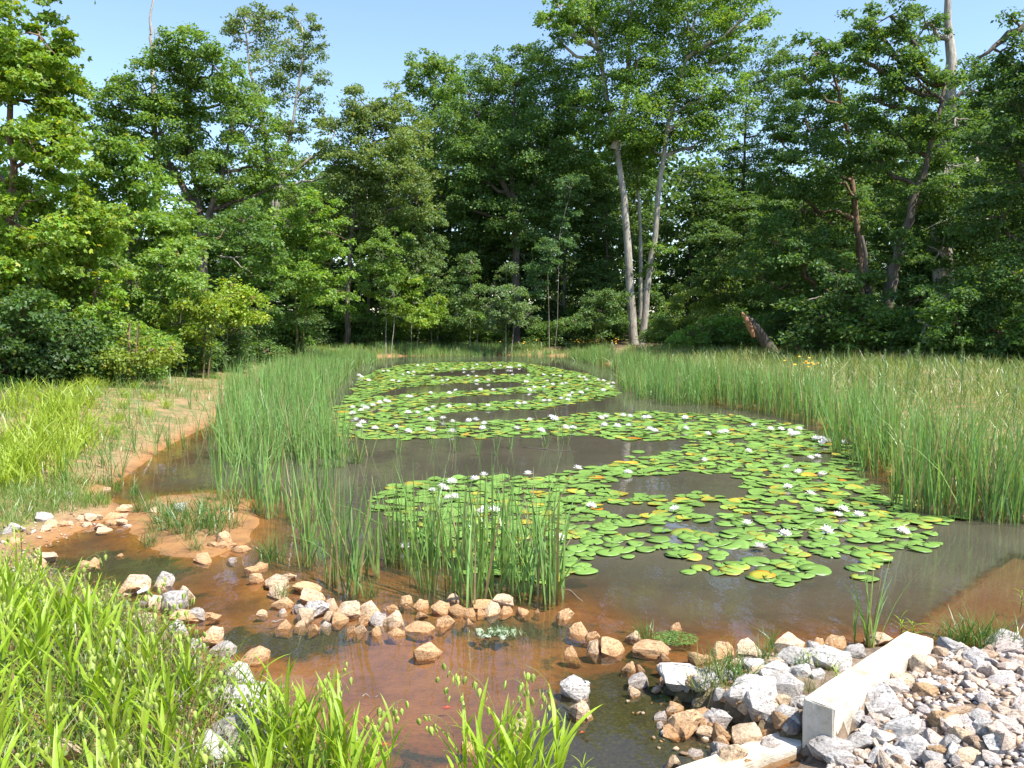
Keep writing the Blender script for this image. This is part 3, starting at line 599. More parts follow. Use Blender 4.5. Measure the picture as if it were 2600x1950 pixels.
obj('pebbles', mesh_np('pebbles', V, Fl, M_GRAVEL, Cc), kind='stuff', label='small pebbles strewn along the near water edge', cat='pebbles')

# ------------------------------------------------------------------ trees
DENS = 3.35
def crown_points(lobes, dens, leaf, rng, cl_r=0.24, flat=0.5, shell=0.4):
    """lobes: list of (center(3), radius). returns leaf centres, outward vectors, cluster centres"""
    C, O, K = [], [], []
    for cen, r in lobes:
        ncl = max(8, int(24 * (r / 1.6) ** 1.5)); 
        v = rng.normal(size=(ncl, 3)); v /= np.linalg.norm(v, axis=1, keepdims=True)
        rad_ = r * rng.uniform(shell ** 2.2, 1.0, ncl) ** (1 / 2.2)
        kc = cen + v * rad_[:, None] * np.array([1.0, 1.0, 0.88])
        cr = np.clip(cl_r * r, 0.28, 0.95) * rng.uniform(0.6, 1.35, ncl)
        area = 4.2 * r * r; nleaf = int(DENS * dens * area / (leaf * leaf * 0.33))
        w = cr ** 2; w /= w.sum()
        which = rng.choice(ncl, nleaf, p=w)
        p = rng.normal(size=(nleaf, 3)); p *= (rng.uniform(0, 1, (nleaf, 1)) ** 0.4) / (np.linalg.norm(p, axis=1, keepdims=True) + 1e-9)
        off = p * cr[which][:, None] * np.array([1.15, 1.15, flat])
        off[:, 2] -= 0.25 * (off[:, :2] ** 2).sum(1) / cr[which]          # sprays droop at their ends
        ls = rng.uniform(size=nleaf) < 0.12; off[ls] *= rng.uniform(1.2, 2.2, (int(ls.sum()), 1))
        C.append(kc[which] + off); O.append(off / (cr[which][:, None] + 1e-6) + 0.6 * v[which]); K.append(kc)
    return np.concatenate(C), np.concatenate(O), K
def crown_mesh(name, lobes, col, leaf, dens, rng, var=0.22, yel=0.03, lob=1, **kw):
    C, O, K = crown_points(lobes, dens, leaf, rng, **kw); n = len(C)
    nrm = rng.normal(size=(n, 3)) * 0.75 + np.array([0, 0, 0.8]) + O * 0.35
    up = O * np.array([1, 1, .4]) + rng.normal(size=(n, 3)) * 0.6 + np.array([0, 0, -0.25])
    L = leaf * rng.uniform(0.7, 1.3, n); Wd = L * rng.uniform(0.5, 0.75, n)
    V, Fl = leaf_cards(C, nrm, up, L, Wd, lob)
    base = np.array(col)[None] * rng.uniform(1 - var, 1 + var, (n, 1)) * np.exp(rng.normal(0, 0.07, (n, 3)))
    clump = 0.85 + 0.3 * vnoise(C[:, 0] * 1.0, C[:, 2], 0.8, 4)[:, None]; base = base * clump
    yy = rng.uniform(size=n) < yel; base[yy] = base[yy] * np.array([1.9, 1.3, 0.8])
    cc = np.repeat(base, 4, 0); cc = np.concatenate([cc] * (3 if lob == 3 else 1))
    return mesh_np(name, V, Fl, M_LEAF, np.clip(cc, 0, .5)), K
def tree(name, label, Y, base, trunks, lobes, col, leaf=0.17, dens=0.62, seed=0, bark=None, cat='tree', group=None, r0=0.18, depth=1.0, limbs=True, lob=1, sides=8, **kw):
    """trunks: lists of (px,py) from base up; lobes: (px,py,rpx[,dy])"""
    rng = np.random.default_rng(seed + 1000); bark = bark or M_BARK; leaf = leaf * (0.93 if lob == 1 else 0.66); dens = dens * (1.0 if lob == 1 else 0.6)
    col = tuple(np.array(col) * np.array([2.05, 1.95, 1.75]))
    bx = W(base, 900, Y)[0]; bz = tz(bx, Y); root = obj(name, None, loc=(bx, Y, bz), label=label, cat=cat, group=group)
    org = np.array([bx, Y, bz])
    LB = []
    for l in lobes:
        r = 1.1 * l[2] * Y / F; dy = l[3] if len(l) > 3 else rng.uniform(-0.9, 0.9) * r * depth
        q = W(l[0], l[1], Y + dy); 
        if q[2] - r * 0.8 < bz: q[2] = max(q[2], bz + r * 0.55)
        LB.append((q - org, r))
    tp = []
    for ti, t in enumerate(trunks):
        pts = np.array([W(a, b, Y) for a, b in t]); 
        pts[0, 2] = min(pts[0, 2], bz - 0.1) if ti == 0 or t[0][1] > 780 else pts[0, 2]
        # refine
        s = np.linspace(0, len(pts) - 1, 4 * (len(pts) - 1) + 1); pts = np.column_stack([np.interp(s, np.arange(len(pts)), pts[:, k]) for k in range(3)])
        pts[1:-1] += rng.normal(0, min(0.05 * r0 / 0.18, 0.045), (len(pts) - 2, 3)); pts[:, 1] += np.linspace(0, 1, len(pts)) * rng.uniform(-.5, .5)
        pts -= org
        k = 1.0 if ti == 0 else 0.8
        rd = r0 * k * (1 - 0.8 * np.linspace(0, 1, len(pts)) ** 1.1); rd[0] *= 1.15
        V, Fl = tube(pts, rd, sides, True); obj('trunk', mesh_np('trunk', V, Fl, bark, smooth=True), root); tp.append(pts)
    me, K = crown_mesh('crown', LB, col, leaf, dens, rng, lob=lob, **kw); obj('crown', me, root)
    if limbs and tp:
        parts = []; allp = np.concatenate(tp)
        for (cen, r), kc in zip(LB, K):
            hd = np.linalg.norm(allp[:, :2] - cen[:2], axis=1); want = cen[2] - 0.5 * hd
            cost = hd + 1.2 * np.abs(allp[:, 2] - want) + 2.0 * (allp[:, 2] > cen[2]); s = allp[np.argmin(cost)]
            ln = np.linalg.norm(cen - s)
            if ln > 0.3:
                pth = rough_path(s, cen, 6, 0.05 * ln, rng, sag=-0.03 * ln); rr_ = min(0.09, 0.022 * ln + 0.02) * r0 / 0.18
                parts.append(tube(pth, np.linspace(rr_, rr_ * 0.4, 6), 5))
            for q in kc[rng.permutation(len(kc))[:5]]:
                l2 = np.linalg.norm(q - cen); parts.append(tube(rough_path(cen, q, 4, 0.06 * l2, rng), np.linspace(0.026, 0.008, 4) * (0.6 + 0.4 * r0 / 0.18), 4))
        V, Fl, _ = merge(parts); obj('branches', mesh_np('branches', V, Fl, bark), root, kind='stuff')
    return root
GREEN = (0.062, 0.115, 0.022); BRIGHT = (0.105, 0.175, 0.026); DARK = (0.04, 0.08, 0.024); PALE = (0.085, 0.13, 0.045); YEL = (0.11, 0.165, 0.025); BLU = (0.05, 0.10, 0.04)

tree('sweetgum_tree', 'tall bright star-leaved tree filling the left edge of the picture', 22, 45, [[(45, 985), (50, 760), (40, 500), (45, 200), (40, -80)]],
     [(60, -30, 110), (100, 90, 75), (70, 190, 110), (140, 260, 75), (60, 330, 120), (130, 385, 65), (100, 480, 90), (30, 560, 130), (120, 620, 80), (60, 700, 110), (-60, 100, 150), (-90, 350, 170), (-80, 600, 170), (-40, 760, 120), (150, 230, 50), (170, 330, 40)],
     BRIGHT, 0.16, 0.55, 1, M_BARKR, r0=0.16, lob=3, yel=0.05)
tree('young_sweetgum', 'small bright tree with reddish straight trunk on the left bank', 23, 207, [[(210, 905), (205, 800), (203, 650), (200, 520)]],
     [(205, 700, 70), (160, 620, 90), (250, 640, 80), (190, 540, 90), (270, 560, 70), (130, 700, 70), (240, 740, 60)], BRIGHT, 0.15, 0.55, 2, M_BARKR, r0=0.09, lob=3, yel=0.05)
tree('maple_tree', 'rounded mid green tree rising behind the small left sapling', 30, 335, [[(335, 880), (330, 700), (325, 520), (310, 380)]],
     [(300, 400, 70), (350, 440, 80), (260, 450, 80), (310, 510, 110), (400, 540, 90), (240, 560, 80), (350, 610, 100), (430, 620, 80), (280, 640, 80)], (0.085, 0.15, 0.03), 0.17, 0.62, 3, r0=0.14)
tree('oak_tree', 'broad leafy oak with dark spreading limbs left of the sky gap', 42, 515, [[(515, 880), (512, 650), (505, 520), (480, 380), (470, 180)], [(512, 600), (560, 480), (600, 300)], [(508, 540), (420, 400), (390, 280)]],
     [(480, 120, 62), (430, 175, 70), (540, 165, 75), (370, 230, 70), (470, 250, 90), (590, 240, 80), (300, 265, 60), (340, 310, 70), (420, 330, 85), (530, 340, 95), (640, 320, 75), (270, 310, 45), (300, 360, 50), (470, 430, 80), (580, 430, 80), (680, 410, 65), (620, 500, 60), (400, 430, 60), (540, 510, 60), (700, 470, 50)],
     (0.075, 0.135, 0.03), 0.17, 0.6, 4, r0=0.26)
tree('tall_sparse_tree', 'tall thin-crowned tree with pale forked limbs against the sky', 50, 690, [[(690, 880), (690, 640), (715, 450), (750, 300), (775, 100)], [(700, 560), (680, 350), (640, 180), (625, 60)], [(715, 450), (790, 400), (850, 340)]],
     [(600, 45, 34), (640, 35, 36), (680, 50, 36), (590, 90, 30), (650, 95, 42), (760, 55, 38), (795, 75, 30), (730, 110, 45), (800, 130, 34), (690, 160, 45), (770, 180, 42), (815, 195, 26), (720, 225, 48), (790, 250, 38), (660, 250, 45), (830, 300, 30), (760, 320, 42), (710, 310, 42), (820, 380, 34), (770, 420, 38), (690, 400, 40), (850, 430, 30), (740, 520, 50)],
     PALE, 0.17, 0.42, 5, M_BARKG, r0=0.2, cl_r=0.32, shell=0.2)
tree('leaning_edge_tree', 'light green tree left of the sky gap\'s low end, above the reeds', 48, 880, [[(880, 875), (885, 700), (900, 540), (920, 340)]],
     [(930, 270, 58), (985, 265, 55), (880, 315, 62), (950, 340, 80), (1030, 320, 62), (870, 400, 70), (940, 430, 85), (1020, 430, 80), (850, 480, 55), (900, 530, 80), (990, 530, 80), (830, 560, 60), (1060, 500, 60)], PALE, 0.17, 0.62, 6, r0=0.18)
tree('poplar_tree', 'narrow light crown peeking above the woods left of centre', 58, 1105, [[(1105, 870), (1105, 500), (1105, 200)]],
     [(1075, 165, 38), (1125, 165, 42), (1095, 205, 55), (1140, 215, 42), (1060, 215, 34), (1100, 280, 70)], (0.085, 0.15, 0.035), 0.2, 0.55, 7, r0=0.2)
tree('dense_oak', 'broad dark oak forming the centre of the wood', 54, 1310, [[(1310, 870), (1312, 620), (1300, 420), (1310, 220)], [(1310, 560), (1380, 420), (1430, 280)], [(1308, 520), (1240, 400), (1210, 300)]],
     [(1250, 185, 60), (1330, 160, 55), (1390, 165, 60), (1440, 195, 55), (1190, 240, 65), (1290, 250, 90), (1390, 260, 80), (1470, 280, 70), (1150, 320, 70), (1240, 350, 90), (1350, 370, 90), (1450, 380, 80), (1170, 430, 85), (1280, 460, 90), (1400, 480, 85), (1490, 440, 60), (1220, 540, 80), (1340, 560, 80), (1130, 500, 60)],
     (0.06, 0.115, 0.034), 0.18, 0.62, 8, r0=0.3)
tree('twin_trunk_poplar', 'very tall poplar with two pale trunks joined at the base', 50, 1618, [[(1612, 890), (1601, 700), (1588, 500), (1560, 350), (1520, 120), (1480, -60)], [(1628, 890), (1640, 740), (1665, 560), (1690, 340), (1740, 150), (1790, -60)], [(1560, 380), (1590, 250), (1600, 60), (1610, -100)]],
     [(1385, 45, 30), (1420, 20, 45), (1450, 80, 45), (1480, 20, 60), (1530, 80, 70), (1420, 100, 28), (1590, 30, 80), (1660, 90, 80), (1620, 150, 70), (1740, 40, 80), (1820, 30, 70), (1890, 50, 55), (1780, 130, 75), (1860, 130, 55), (1940, 40, 30), (1550, 190, 75), (1690, 220, 90), (1500, 270, 60), (1600, 290, 85), (1780, 250, 80), (1860, 230, 55), (1720, 320, 70), (1650, 360, 60), (1810, 350, 60), (1550, 340, 50), (1550, -80, 110), (1720, -90, 120), (1860, -60, 90), (1660, 690, 30), (1680, 630, 26)],
     (0.078, 0.142, 0.03), 0.18, 0.55, 9, M_BARKG, r0=0.3, shell=0.3)
tree('slender_poplar', 'grey straight trunk standing just behind the twin poplar trunks', 53, 1625, [[(1625, 885), (1625, 700), (1618, 450), (1622, 200)]], [(1600, 420, 60), (1650, 400, 50), (1625, 330, 60)], GREEN, 0.18, 0.5, 10, M_BARKG, r0=0.17)
tree('backlit_pine', 'see-through tree with sky gaps right of the twin poplar', 60, 1885, [[(1885, 880), (1885, 500), (1900, 200)]],
     [(1950, 150, 50), (1985, 130, 40), (1925, 210, 55), (1990, 220, 60), (1880, 300, 55), (1960, 320, 65), (1900, 400, 50), (1850, 430, 45), (1830, 520, 55), (1950, 430, 60), (1930, 540, 60), (1990, 500, 60), (1810, 450, 50), (1870, 480, 60), (1790, 540, 55), (1860, 570, 60), (1840, 380, 40), (1910, 470, 45)], (0.06, 0.11, 0.035), 0.18, 0.42, 11, r0=0.2)
tree('vine_clad_tree', 'vine-covered tree with brown trunk right of the sky gap', 36, 2160, [[(2215, 880), (2190, 720), (2170, 500), (2155, 330), (2100, 120)]],
     [(2070, 135, 55), (2120, 110, 50), (2040, 200, 60), (2110, 210, 80), (2040, 300, 70), (2140, 320, 85), (1990, 370, 60), (2080, 420, 90), (1960, 470, 60), (2040, 530, 90), (2140, 560, 80), (1980, 620, 85), (2080, 650, 90), (1930, 700, 70), (2020, 740, 80)],
     (0.05, 0.1, 0.028), 0.15, 0.62, 12, M_BARKR, r0=0.2)
tree('forked_broken_tree', 'leaning dark trunk forked low in the right woods', 33, 2200, [[(2235, 890), (2250, 780), (2265, 690), (2300, 560), (2350, 400), (2390, 220)], [(2225, 890), (2205, 790), (2195, 700), (2180, 600)]],
     [(2200, 70, 60), (2260, 40, 60), (2180, 150, 60), (2260, 140, 75), (2220, 250, 80), (2330, 200, 80), (2280, 340, 80), (2400, 330, 80), (2200, 400, 70), (2330, 470, 80), (2420, 460, 80), (2230, 800, 50, -.8), (2290, 620, 45, -.9), (2190, 720, 45, -.8)], (0.055, 0.105, 0.03), 0.15, 0.55, 13, M_BARK, r0=0.3)
tree('pale_snag_tree', 'tall thick pale trunk reaching out of the top right', 38, 2420, [[(2400, 890), (2395, 600), (2405, 350), (2420, 150), (2418, -60)]],
     [(2350, 60, 60), (2470, 230, 90), (2370, 300, 80), (2480, 400, 100), (2390, 500, 90), (2500, 560, 100), (2350, 620, 80), (2450, 680, 90), (2400, 760, 60, -1.2), (2385, 640, 60, -1.5), (2410, 560, 60, -1.5), (2400, 820, 50, -1.0), (2400, 420, 60, -1.4), (2425, 300, 50, -1.4)], (0.045, 0.09, 0.028), 0.15, 0.55, 14, M_BARKG, r0=0.55)
tree('edge_tree', 'dark tree with a slanting limb at the top right corner', 29, 2650, [[(2690, 900), (2700, 600), (2680, 300), (2720, 0)], [(2700, 260), (2640, 60), (2560, 90), (2480, 150)]],
     [(2570, 120, 40), (2600, 170, 60), (2540, 220, 70), (2620, 280, 100), (2540, 380, 90), (2620, 450, 110), (2550, 550, 100), (2640, 620, 110), (2700, 200, 130), (2560, 40, 25), (2680, 500, 120)], (0.042, 0.085, 0.028), 0.14, 0.55, 15, M_BARK, r0=0.3)

# understory along the edge of the wood
US = [  # px,base,Y,lobes,col,label
 ('spicebush', 'pale green bushy tree above the yellow shrub', 27, 440, [(400, 680, 70), (460, 660, 65), (340, 720, 55), (430, 730, 75), (500, 720, 60), (360, 780, 60), (440, 800, 60)], (0.10, 0.17, 0.04), 0.13),
 ('yellow_shrub', 'yellow-green shrub glowing at the left edge of the wood', 26, 520, [(500, 770, 50), (545, 800, 42), (470, 820, 55), (520, 840, 45), (550, 760, 26), (480, 770, 40)], YEL, 0.12),
 ('layered_sapling', 'small bright sapling with flat layered branches', 29, 565, [(590, 745, 36), (640, 755, 32), (575, 790, 40), (625, 800, 36), (660, 800, 22), (590, 725, 22)], (0.14, 0.21, 0.03), 0.13),
 ('sapling', 'round bright shrub by the reddish left sapling', 24, 265, [(270, 780, 50), (300, 820, 45), (250, 830, 45), (240, 780, 30)], BRIGHT, 0.12),
 ('dark_shrub', 'dark shrub mass at the foot of the left edge tree', 20.5, 20, [(20, 860, 80), (-40, 900, 80), (60, 800, 70), (90, 900, 60), (-20, 800, 80)], DARK, 0.13),
 ('dark_shrub', 'dark evergreen shrub left of the young pine', 21.5, 150, [(140, 870, 60), (180, 900, 50), (110, 920, 50), (200, 850, 40)], (0.035, 0.07, 0.024), 0.12),
 ('trailing_shrub', 'yellowish low brambles on the left bank under the trees', 22, 330, [(290, 905, 40), (340, 890, 45), (390, 885, 36), (250, 920, 35), (430, 885, 30)], (0.12, 0.17, 0.03), 0.11),
 ('sapling_thicket', 'tall bright thicket left of the reed bed', 36, 760, [(740, 560, 60), (800, 540, 60), (840, 590, 60), (760, 640, 65), (840, 670, 65), (720, 700, 55), (790, 730, 60), (860, 740, 50), (740, 790, 50), (690, 620, 45)], (0.09, 0.16, 0.03), 0.15),
 ('sapling_thicket', 'shaded green thicket behind the layered sapling', 34, 640, [(620, 560, 55), (660, 620, 60), (600, 640, 55), (680, 700, 55), (640, 700, 50), (560, 600, 50)], (0.06, 0.115, 0.028), 0.15),
 ('sapling', 'bright slim sapling with one red-brown stem left of centre', 46, 985, [(960, 640, 50), (1000, 610, 40), (970, 710, 55), (930, 690, 40), (1000, 740, 40)], (0.085, 0.15, 0.035), 0.15),
 ('sapling', 'bright low sapling spreading left of the dark gap', 47, 1050, [(1050, 770, 42), (1090, 800, 36), (1020, 800, 34), (1060, 820, 30), (1110, 770, 36), (1060, 720, 45)], (0.11, 0.18, 0.03), 0.15),
 ('sapling', 'pale layered tree under the big oak', 49, 1100, [(1080, 640, 50), (1060, 680, 55), (1110, 690, 45), (1040, 600, 50), (1090, 570, 45)], (0.07, 0.12, 0.045), 0.16),
 ('sapling', 'grey-green conical sapling left of the pale dogwood', 48, 1200, [(1195, 660, 30), (1190, 700, 42), (1170, 740, 45), (1215, 750, 42), (1190, 800, 50), (1160, 790, 36)], (0.065, 0.115, 0.04), 0.15),
 ('dogwood', 'pale grey-green small tree with thin white stems at centre', 46.5, 1290, [(1285, 690, 26), (1285, 740, 34), (1255, 775, 36), (1310, 770, 36), (1340, 800, 34), (1280, 800, 40), (1245, 815, 26)], (0.075, 0.125, 0.06), 0.14),
 ('sapling', 'blue-green sapling with hanging sprays right of centre', 49, 1400, [(1390, 650, 45), (1420, 600, 45), (1370, 700, 36), (1440, 560, 40), (1450, 480, 45), (1360, 730, 26)], (0.055, 0.11, 0.05), 0.16),
 ('sapling', 'lit bush left of the twin poplar base', 48, 1520, [(1530, 790, 40), (1560, 760, 36), (1510, 760, 34), (1545, 820, 34), (1490, 800, 30)], (0.06, 0.11, 0.04), 0.15),
 ('shrub', 'tangle of leafy brush right of the twin poplar base', 45, 1720, [(1720, 800, 50), (1760, 760, 55), (1690, 840, 40), (1800, 800, 55), (1750, 840, 45), (1820, 740, 45), (1670, 850, 28)], (0.095, 0.15, 0.04), 0.14),
 ('shrub', 'bright green bush in front of the leaning stump', 40, 1790, [(1760, 850, 36), (1810, 845, 40), (1850, 830, 36), (1720, 865, 30), (1790, 870, 34)], (0.09, 0.17, 0.035), 0.13),
 ('shrub', 'tall dark thicket above the leaning stump', 43, 1860, [(1830, 650, 60), (1880, 600, 60), (1800, 600, 50), (1860, 710, 60), (1920, 660, 60), (1790, 700, 50), (1930, 760, 60)], (0.055, 0.1, 0.032), 0.15),
 ('shrub', 'dark bush right of the leaning stump', 36, 2030, [(2000, 830, 60), (2060, 800, 60), (2100, 850, 55), (1980, 880, 40), (2040, 880, 45)], (0.045, 0.09, 0.03), 0.13),
 ('shrub', 'dim undergrowth below the forked trunk', 32, 2180, [(2150, 790, 60), (2130, 700, 60), (2160, 860, 45), (2280, 830, 60), (2320, 870, 50), (2330, 760, 60)], (0.042, 0.085, 0.03), 0.13),
 ('shrub', 'large leafy bush at the right edge of the wood', 28, 2500, [(2480, 760, 80), (2560, 740, 80), (2430, 820, 70), (2530, 840, 80), (2610, 820, 80), (2400, 760, 60), (2480, 880, 50), (2570, 900, 45)], (0.05, 0.1, 0.03), 0.13),
 ('shrub', 'leafy vines hanging at the far right edge', 27, 2640, [(2600, 650, 70), (2650, 720, 80), (2640, 850, 80), (2570, 690, 50)], (0.05, 0.1, 0.03), 0.13),
]
for i, (nm, lb, Y, bpx, lobes, col, leaf) in enumerate(US):
    stems = [[(bpx + d, 905 if Y > 30 else 950), (bpx + d * 1.6 + 4, 820), (lobes[k % len(lobes)][0], lobes[k % len(lobes)][1])] for k, d in enumerate((-6, 7))]
    tree(nm, lb, Y, bpx, stems, lobes, col, leaf, 0.6, 40 + i, M_BARKG if nm in ('dogwood', 'sapling') else M_BARKR, cat='tree' if 'sapling' in nm or nm == 'dogwood' else 'shrub', r0=0.03, sides=5, yel=0.08 if nm == 'yellow_shrub' else 0.03)
# woodland behind: a deep belt of trees
bgr = np.random.default_rng(77)
BG = []
TOPY = [(-200, 300), (250, 560), (550, 540), (700, 400), (850, 400), (1000, 400), (1150, 300), (1300, 260), (1500, 300), (1700, 340), (1850, 430), (1900, 450), (2000, 430), (2200, 300), (2500, 250), (2800, 200)]
for row, (Y0, n) in enumerate(((58, 26), (66, 22))):
    for k in range(n):
        BG.append(((k + bgr.uniform(.1, .9)) / n * 3000 - 200, Y0 + bgr.uniform(-2.5, 2.5)))
BG += [(x, Y) for x, Y in ((-60, 27), (120, 31), (240, 37), (420, 40), (-150, 24), (1950, 48), (2080, 43), (2330, 42), (2560, 40), (2660, 35), (620, 47), (780, 50))]
BG.sort()
def copy_tree(root, loc, rz, sc, label):
    r = root.copy(); COL.objects.link(r); r.location = loc; r.rotation_euler = (0, 0, rz); r.scale = sc; r['label'] = label
    for ch in root.children:
        c_ = ch.copy(); COL.objects.link(c_); c_.parent = r
    return r
WT = []
for i, (px, Y) in enumerate(BG):
    top = float(np.interp(px, [a for a, b in TOPY], [b for a, b in TOPY]) + bgr.uniform(0, 70))
    if Y < 56: top += 120
    lab = 'slender shaded background tree deep in the wood, %s from the left' % nth(i)
    bx = float(W(px, 900, Y)[0]); bz = tz(bx, Y); ht = float(W(px, top, Y)[2]) - bz
    if len(WT) < 8:
        lobes = []; yy = 400.0; pc = 1300
        while yy < 830:
            w = np.interp(yy, [380, 520, 700, 850], [20, 60, 75, 55])
            for sd in ((-1, 1) if yy > 460 else (0,)):
                lobes.append((pc + sd * w * bgr.uniform(.4, .9) + bgr.uniform(-15, 15), yy + bgr.uniform(-20, 20), bgr.uniform(44, 64)))
            yy += bgr.uniform(70, 95)
        k = bgr.uniform(.85, 1.15)
        t_ = tree('woodland_tree', lab, 60, pc, [[(pc, 900), (pc + bgr.uniform(-10, 10), 650), (pc + bgr.uniform(-15, 15), 420)]], lobes, (0.05 * k, 0.095 * k, 0.03 * k), 0.25, 0.55, 200 + i, M_BARK if i % 3 else M_BARKG, r0=bgr.uniform(.12, .2), group='trees deep in the wood', sides=6)
        h0 = float(W(pc, 360, 60)[2]) - t_.location[2]; WT.append((t_, h0)); t_.location = (bx, Y, bz); t_.scale = (1, 1, ht / h0)
    else:
        t_, h0 = WT[int(bgr.integers(8))]; k = ht / h0; copy_tree(t_, (bx, Y, bz), bgr.uniform(0, 6.28), (bgr.uniform(.9, 1.2), bgr.uniform(.9, 1.2), k), lab)
# the far wood: one closed mass behind the trees one can tell apart
fr_ = np.random.default_rng(123); LBs = []
for Y in (73, 79):
    for px in np.arange(-700, 3300, 70.0):
        top = np.interp(px, [a for a, b in TOPY], [b for a, b in TOPY]) + 60
        for yy in np.arange(top, 880, 75.0):
            q = W(px + fr_.uniform(-30, 30), yy + fr_.uniform(-25, 25), Y + fr_.uniform(-2, 2)); LBs.append((q, fr_.uniform(1.8, 2.6)))
me, _ = crown_mesh('far_wood', LBs, (0.08, 0.145, 0.045), 0.6, 0.2, fr_)
obj('far_wood', me, kind='stuff', label='dense shaded mass of the far wood behind the nearer trees', cat='woods')
# floor-level brush of the wood
SB = []
for k in range(46):
    px = -100 + k * 62 + bgr.uniform(-20, 20)
    Y = np.interp(px, [0, 300, 700, 900, 1600, 1800, 2100, 2600], [22, 27, 42, 51, 52, 46, 38, 31]) + bgr.uniform(0, 4)
    SB.append((px, Y))
SB += [(x, Y) for x, Y in ((-40, 20.5), (40, 21), (110, 21.3), (180, 22), (60, 22.5), (260, 24), (320, 25), (380, 26), (300, 23.2), (450, 27.5), (230, 21.8), (520, 29), (590, 31), (650, 34), (470, 26.2), (700, 37), (140, 24), (410, 24.6), (2100, 32), (2200, 31), (2320, 30.5), (2420, 29), (2540, 27.5), (2010, 36.5), (1930, 39), (1700, 46), (1820, 41), (2640, 26.5), (1480, 50.5), (1380, 50.5), (1250, 50.5), (1130, 50.5), (1010, 50), (930, 49))]
SB.sort(); BT = []
for i, (px, Y) in enumerate(SB):
    lab = 'low leafy bush along the foot of the treeline, %s from the left' % nth(i); bx = float(W(px, 900, Y)[0]); bz = tz(bx, Y)
    if len(BT) < 9:
        k = bgr.uniform(.75, 1.5); bz40 = tz(0, 52); gy_ = float(project(np.array([0, 52, bz40]))[1])
        lobes = [(1300 + bgr.uniform(-42, 42), gy_ - bgr.uniform(8, 62), bgr.uniform(15, 26)) for _ in range(10)]
        t_ = tree('brush', lab, 52, 1300, [[(1300, gy_ + 3), (1302, gy_ - 15), (lobes[0][0], lobes[0][1])]], lobes, (0.058 * k, 0.11 * k, 0.032), 0.13, 0.5, 400 + i, M_BARKR, cat='bush', group='brush along the foot of the wood', r0=0.02, sides=5)
        t_.location = (bx, Y, bz); BT.append(t_)
    else:
        t_ = BT[int(bgr.integers(9))]; k = bgr.uniform(.75, 1.25) * (0.85 if Y < 30 else 1.1); copy_tree(t_, (bx, Y, bz), bgr.uniform(0, 6.28), (k * 1.1, k * 1.1, k * bgr.uniform(.7, 1.1)), lab)

# dead treetop, leaning stump, dead branches
def twig_tree(name, label, Y, px, paths, rads, mat, cat):
    bx = W(px, 900, Y)[0]; bz = tz(bx, Y); root = obj(name, None, loc=(bx, Y, bz), label=label, cat=cat); rng = np.random.default_rng(9)
    for k, (pp, r) in enumerate(zip(paths, rads)):
        pts = np.array([W(a, b, Y) for a, b in pp]); s = np.linspace(0, len(pts) - 1, 4 * len(pts)); pts = np.column_stack([np.interp(s, np.arange(len(pts)), pts[:, q]) for q in range(3)])
        pts[1:-1] += rng.normal(0, r * 0.25, (len(pts) - 2, 3)); pts[:, 1] += np.linspace(0, 1, len(pts)) * rng.uniform(-.6, .6) * (k > 0)
        V, Fl = tube(pts - np.array([bx, Y, bz]), np.linspace(r, r * 0.2, len(pts)), 7, True); obj('trunk' if k == 0 else 'dead_branch', mesh_np('wood', V, Fl, mat, smooth=True), root)
    return root
twig_tree('dead_tree', 'bare grey dead treetop sticking up into the left sky', 44, 388, [[(420, 890), (400, 500), (390, 250), (388, 160), (384, 70), (383, -20)], [(388, 130), (398, 95), (405, 60)], [(387, 150), (395, 110), (400, 75)], [(386, 110), (380, 75), (379, 55)], [(389, 185), (400, 150), (402, 120)]], [0.2, 0.06, 0.05, 0.04, 0.05], M_DEAD, 'dead tree')
st_ = W(1960, 892, 35); sb = tz(st_[0], 35)
root = obj('leaning_stump', None, loc=(st_[0], 35, sb), label='leaning broken stump with orange split wood among the right shrubs', cat='stump')
rng = np.random.default_rng(3)
pts = np.array([W(a, b, 35) for a, b in ((1975, 910), (1960, 892), (1945, 870), (1925, 840), (1905, 815), (1890, 798))]) - np.array([st_[0], 35, sb]); V, Fl = tube(pts, [0.26, 0.25, 0.22, 0.19, 0.15, 0.06], 9, True); V += rng.normal(0, 0.02, V.shape); obj('bark_shell', mesh_np('bark_shell', V, Fl, M_BARK), root)
pts = np.array([W(a, b, 34.8) for a, b in ((1912, 856), (1904, 832), (1893, 808), (1884, 794))]) - np.array([st_[0], 35, sb]); V, Fl = tube(pts, [0.07, 0.13, 0.10, 0.02], 7, True); V += rng.normal(0, 0.02, V.shape); obj('split_heartwood', mesh_np('split_heartwood', V, Fl, M_WOOD), root, label='orange split heartwood')
twig_tree('fallen_branch', 'bare crooked branch arching before the dark left woods', 33, 590, [[(560, 650), (590, 655), (610, 675), (635, 690)], [(590, 655), (605, 650), (625, 660)]], [0.045, 0.025], M_DEAD, 'branch')
twig_tree('fallen_branch', 'fallen dead boughs at the foot of the right woods', 29.5, 2370, [[(2290, 905), (2340, 870), (2400, 880), (2450, 915)], [(2340, 850), (2370, 810), (2400, 850)], [(2420, 890), (2470, 880), (2540, 900)], [(2330, 815), (2380, 840), (2410, 860)]], [0.05, 0.04, 0.04, 0.04], M_DEAD, 'branch')
twig_tree('dead_limb', 'pale dead limb crossing the leaves of the right woods', 33.5, 2060, [[(2035, 768), (2060, 760), (2100, 750)], [(2040, 790), (2060, 765), (2075, 758)]], [0.05, 0.03], M_DEAD, 'branch')

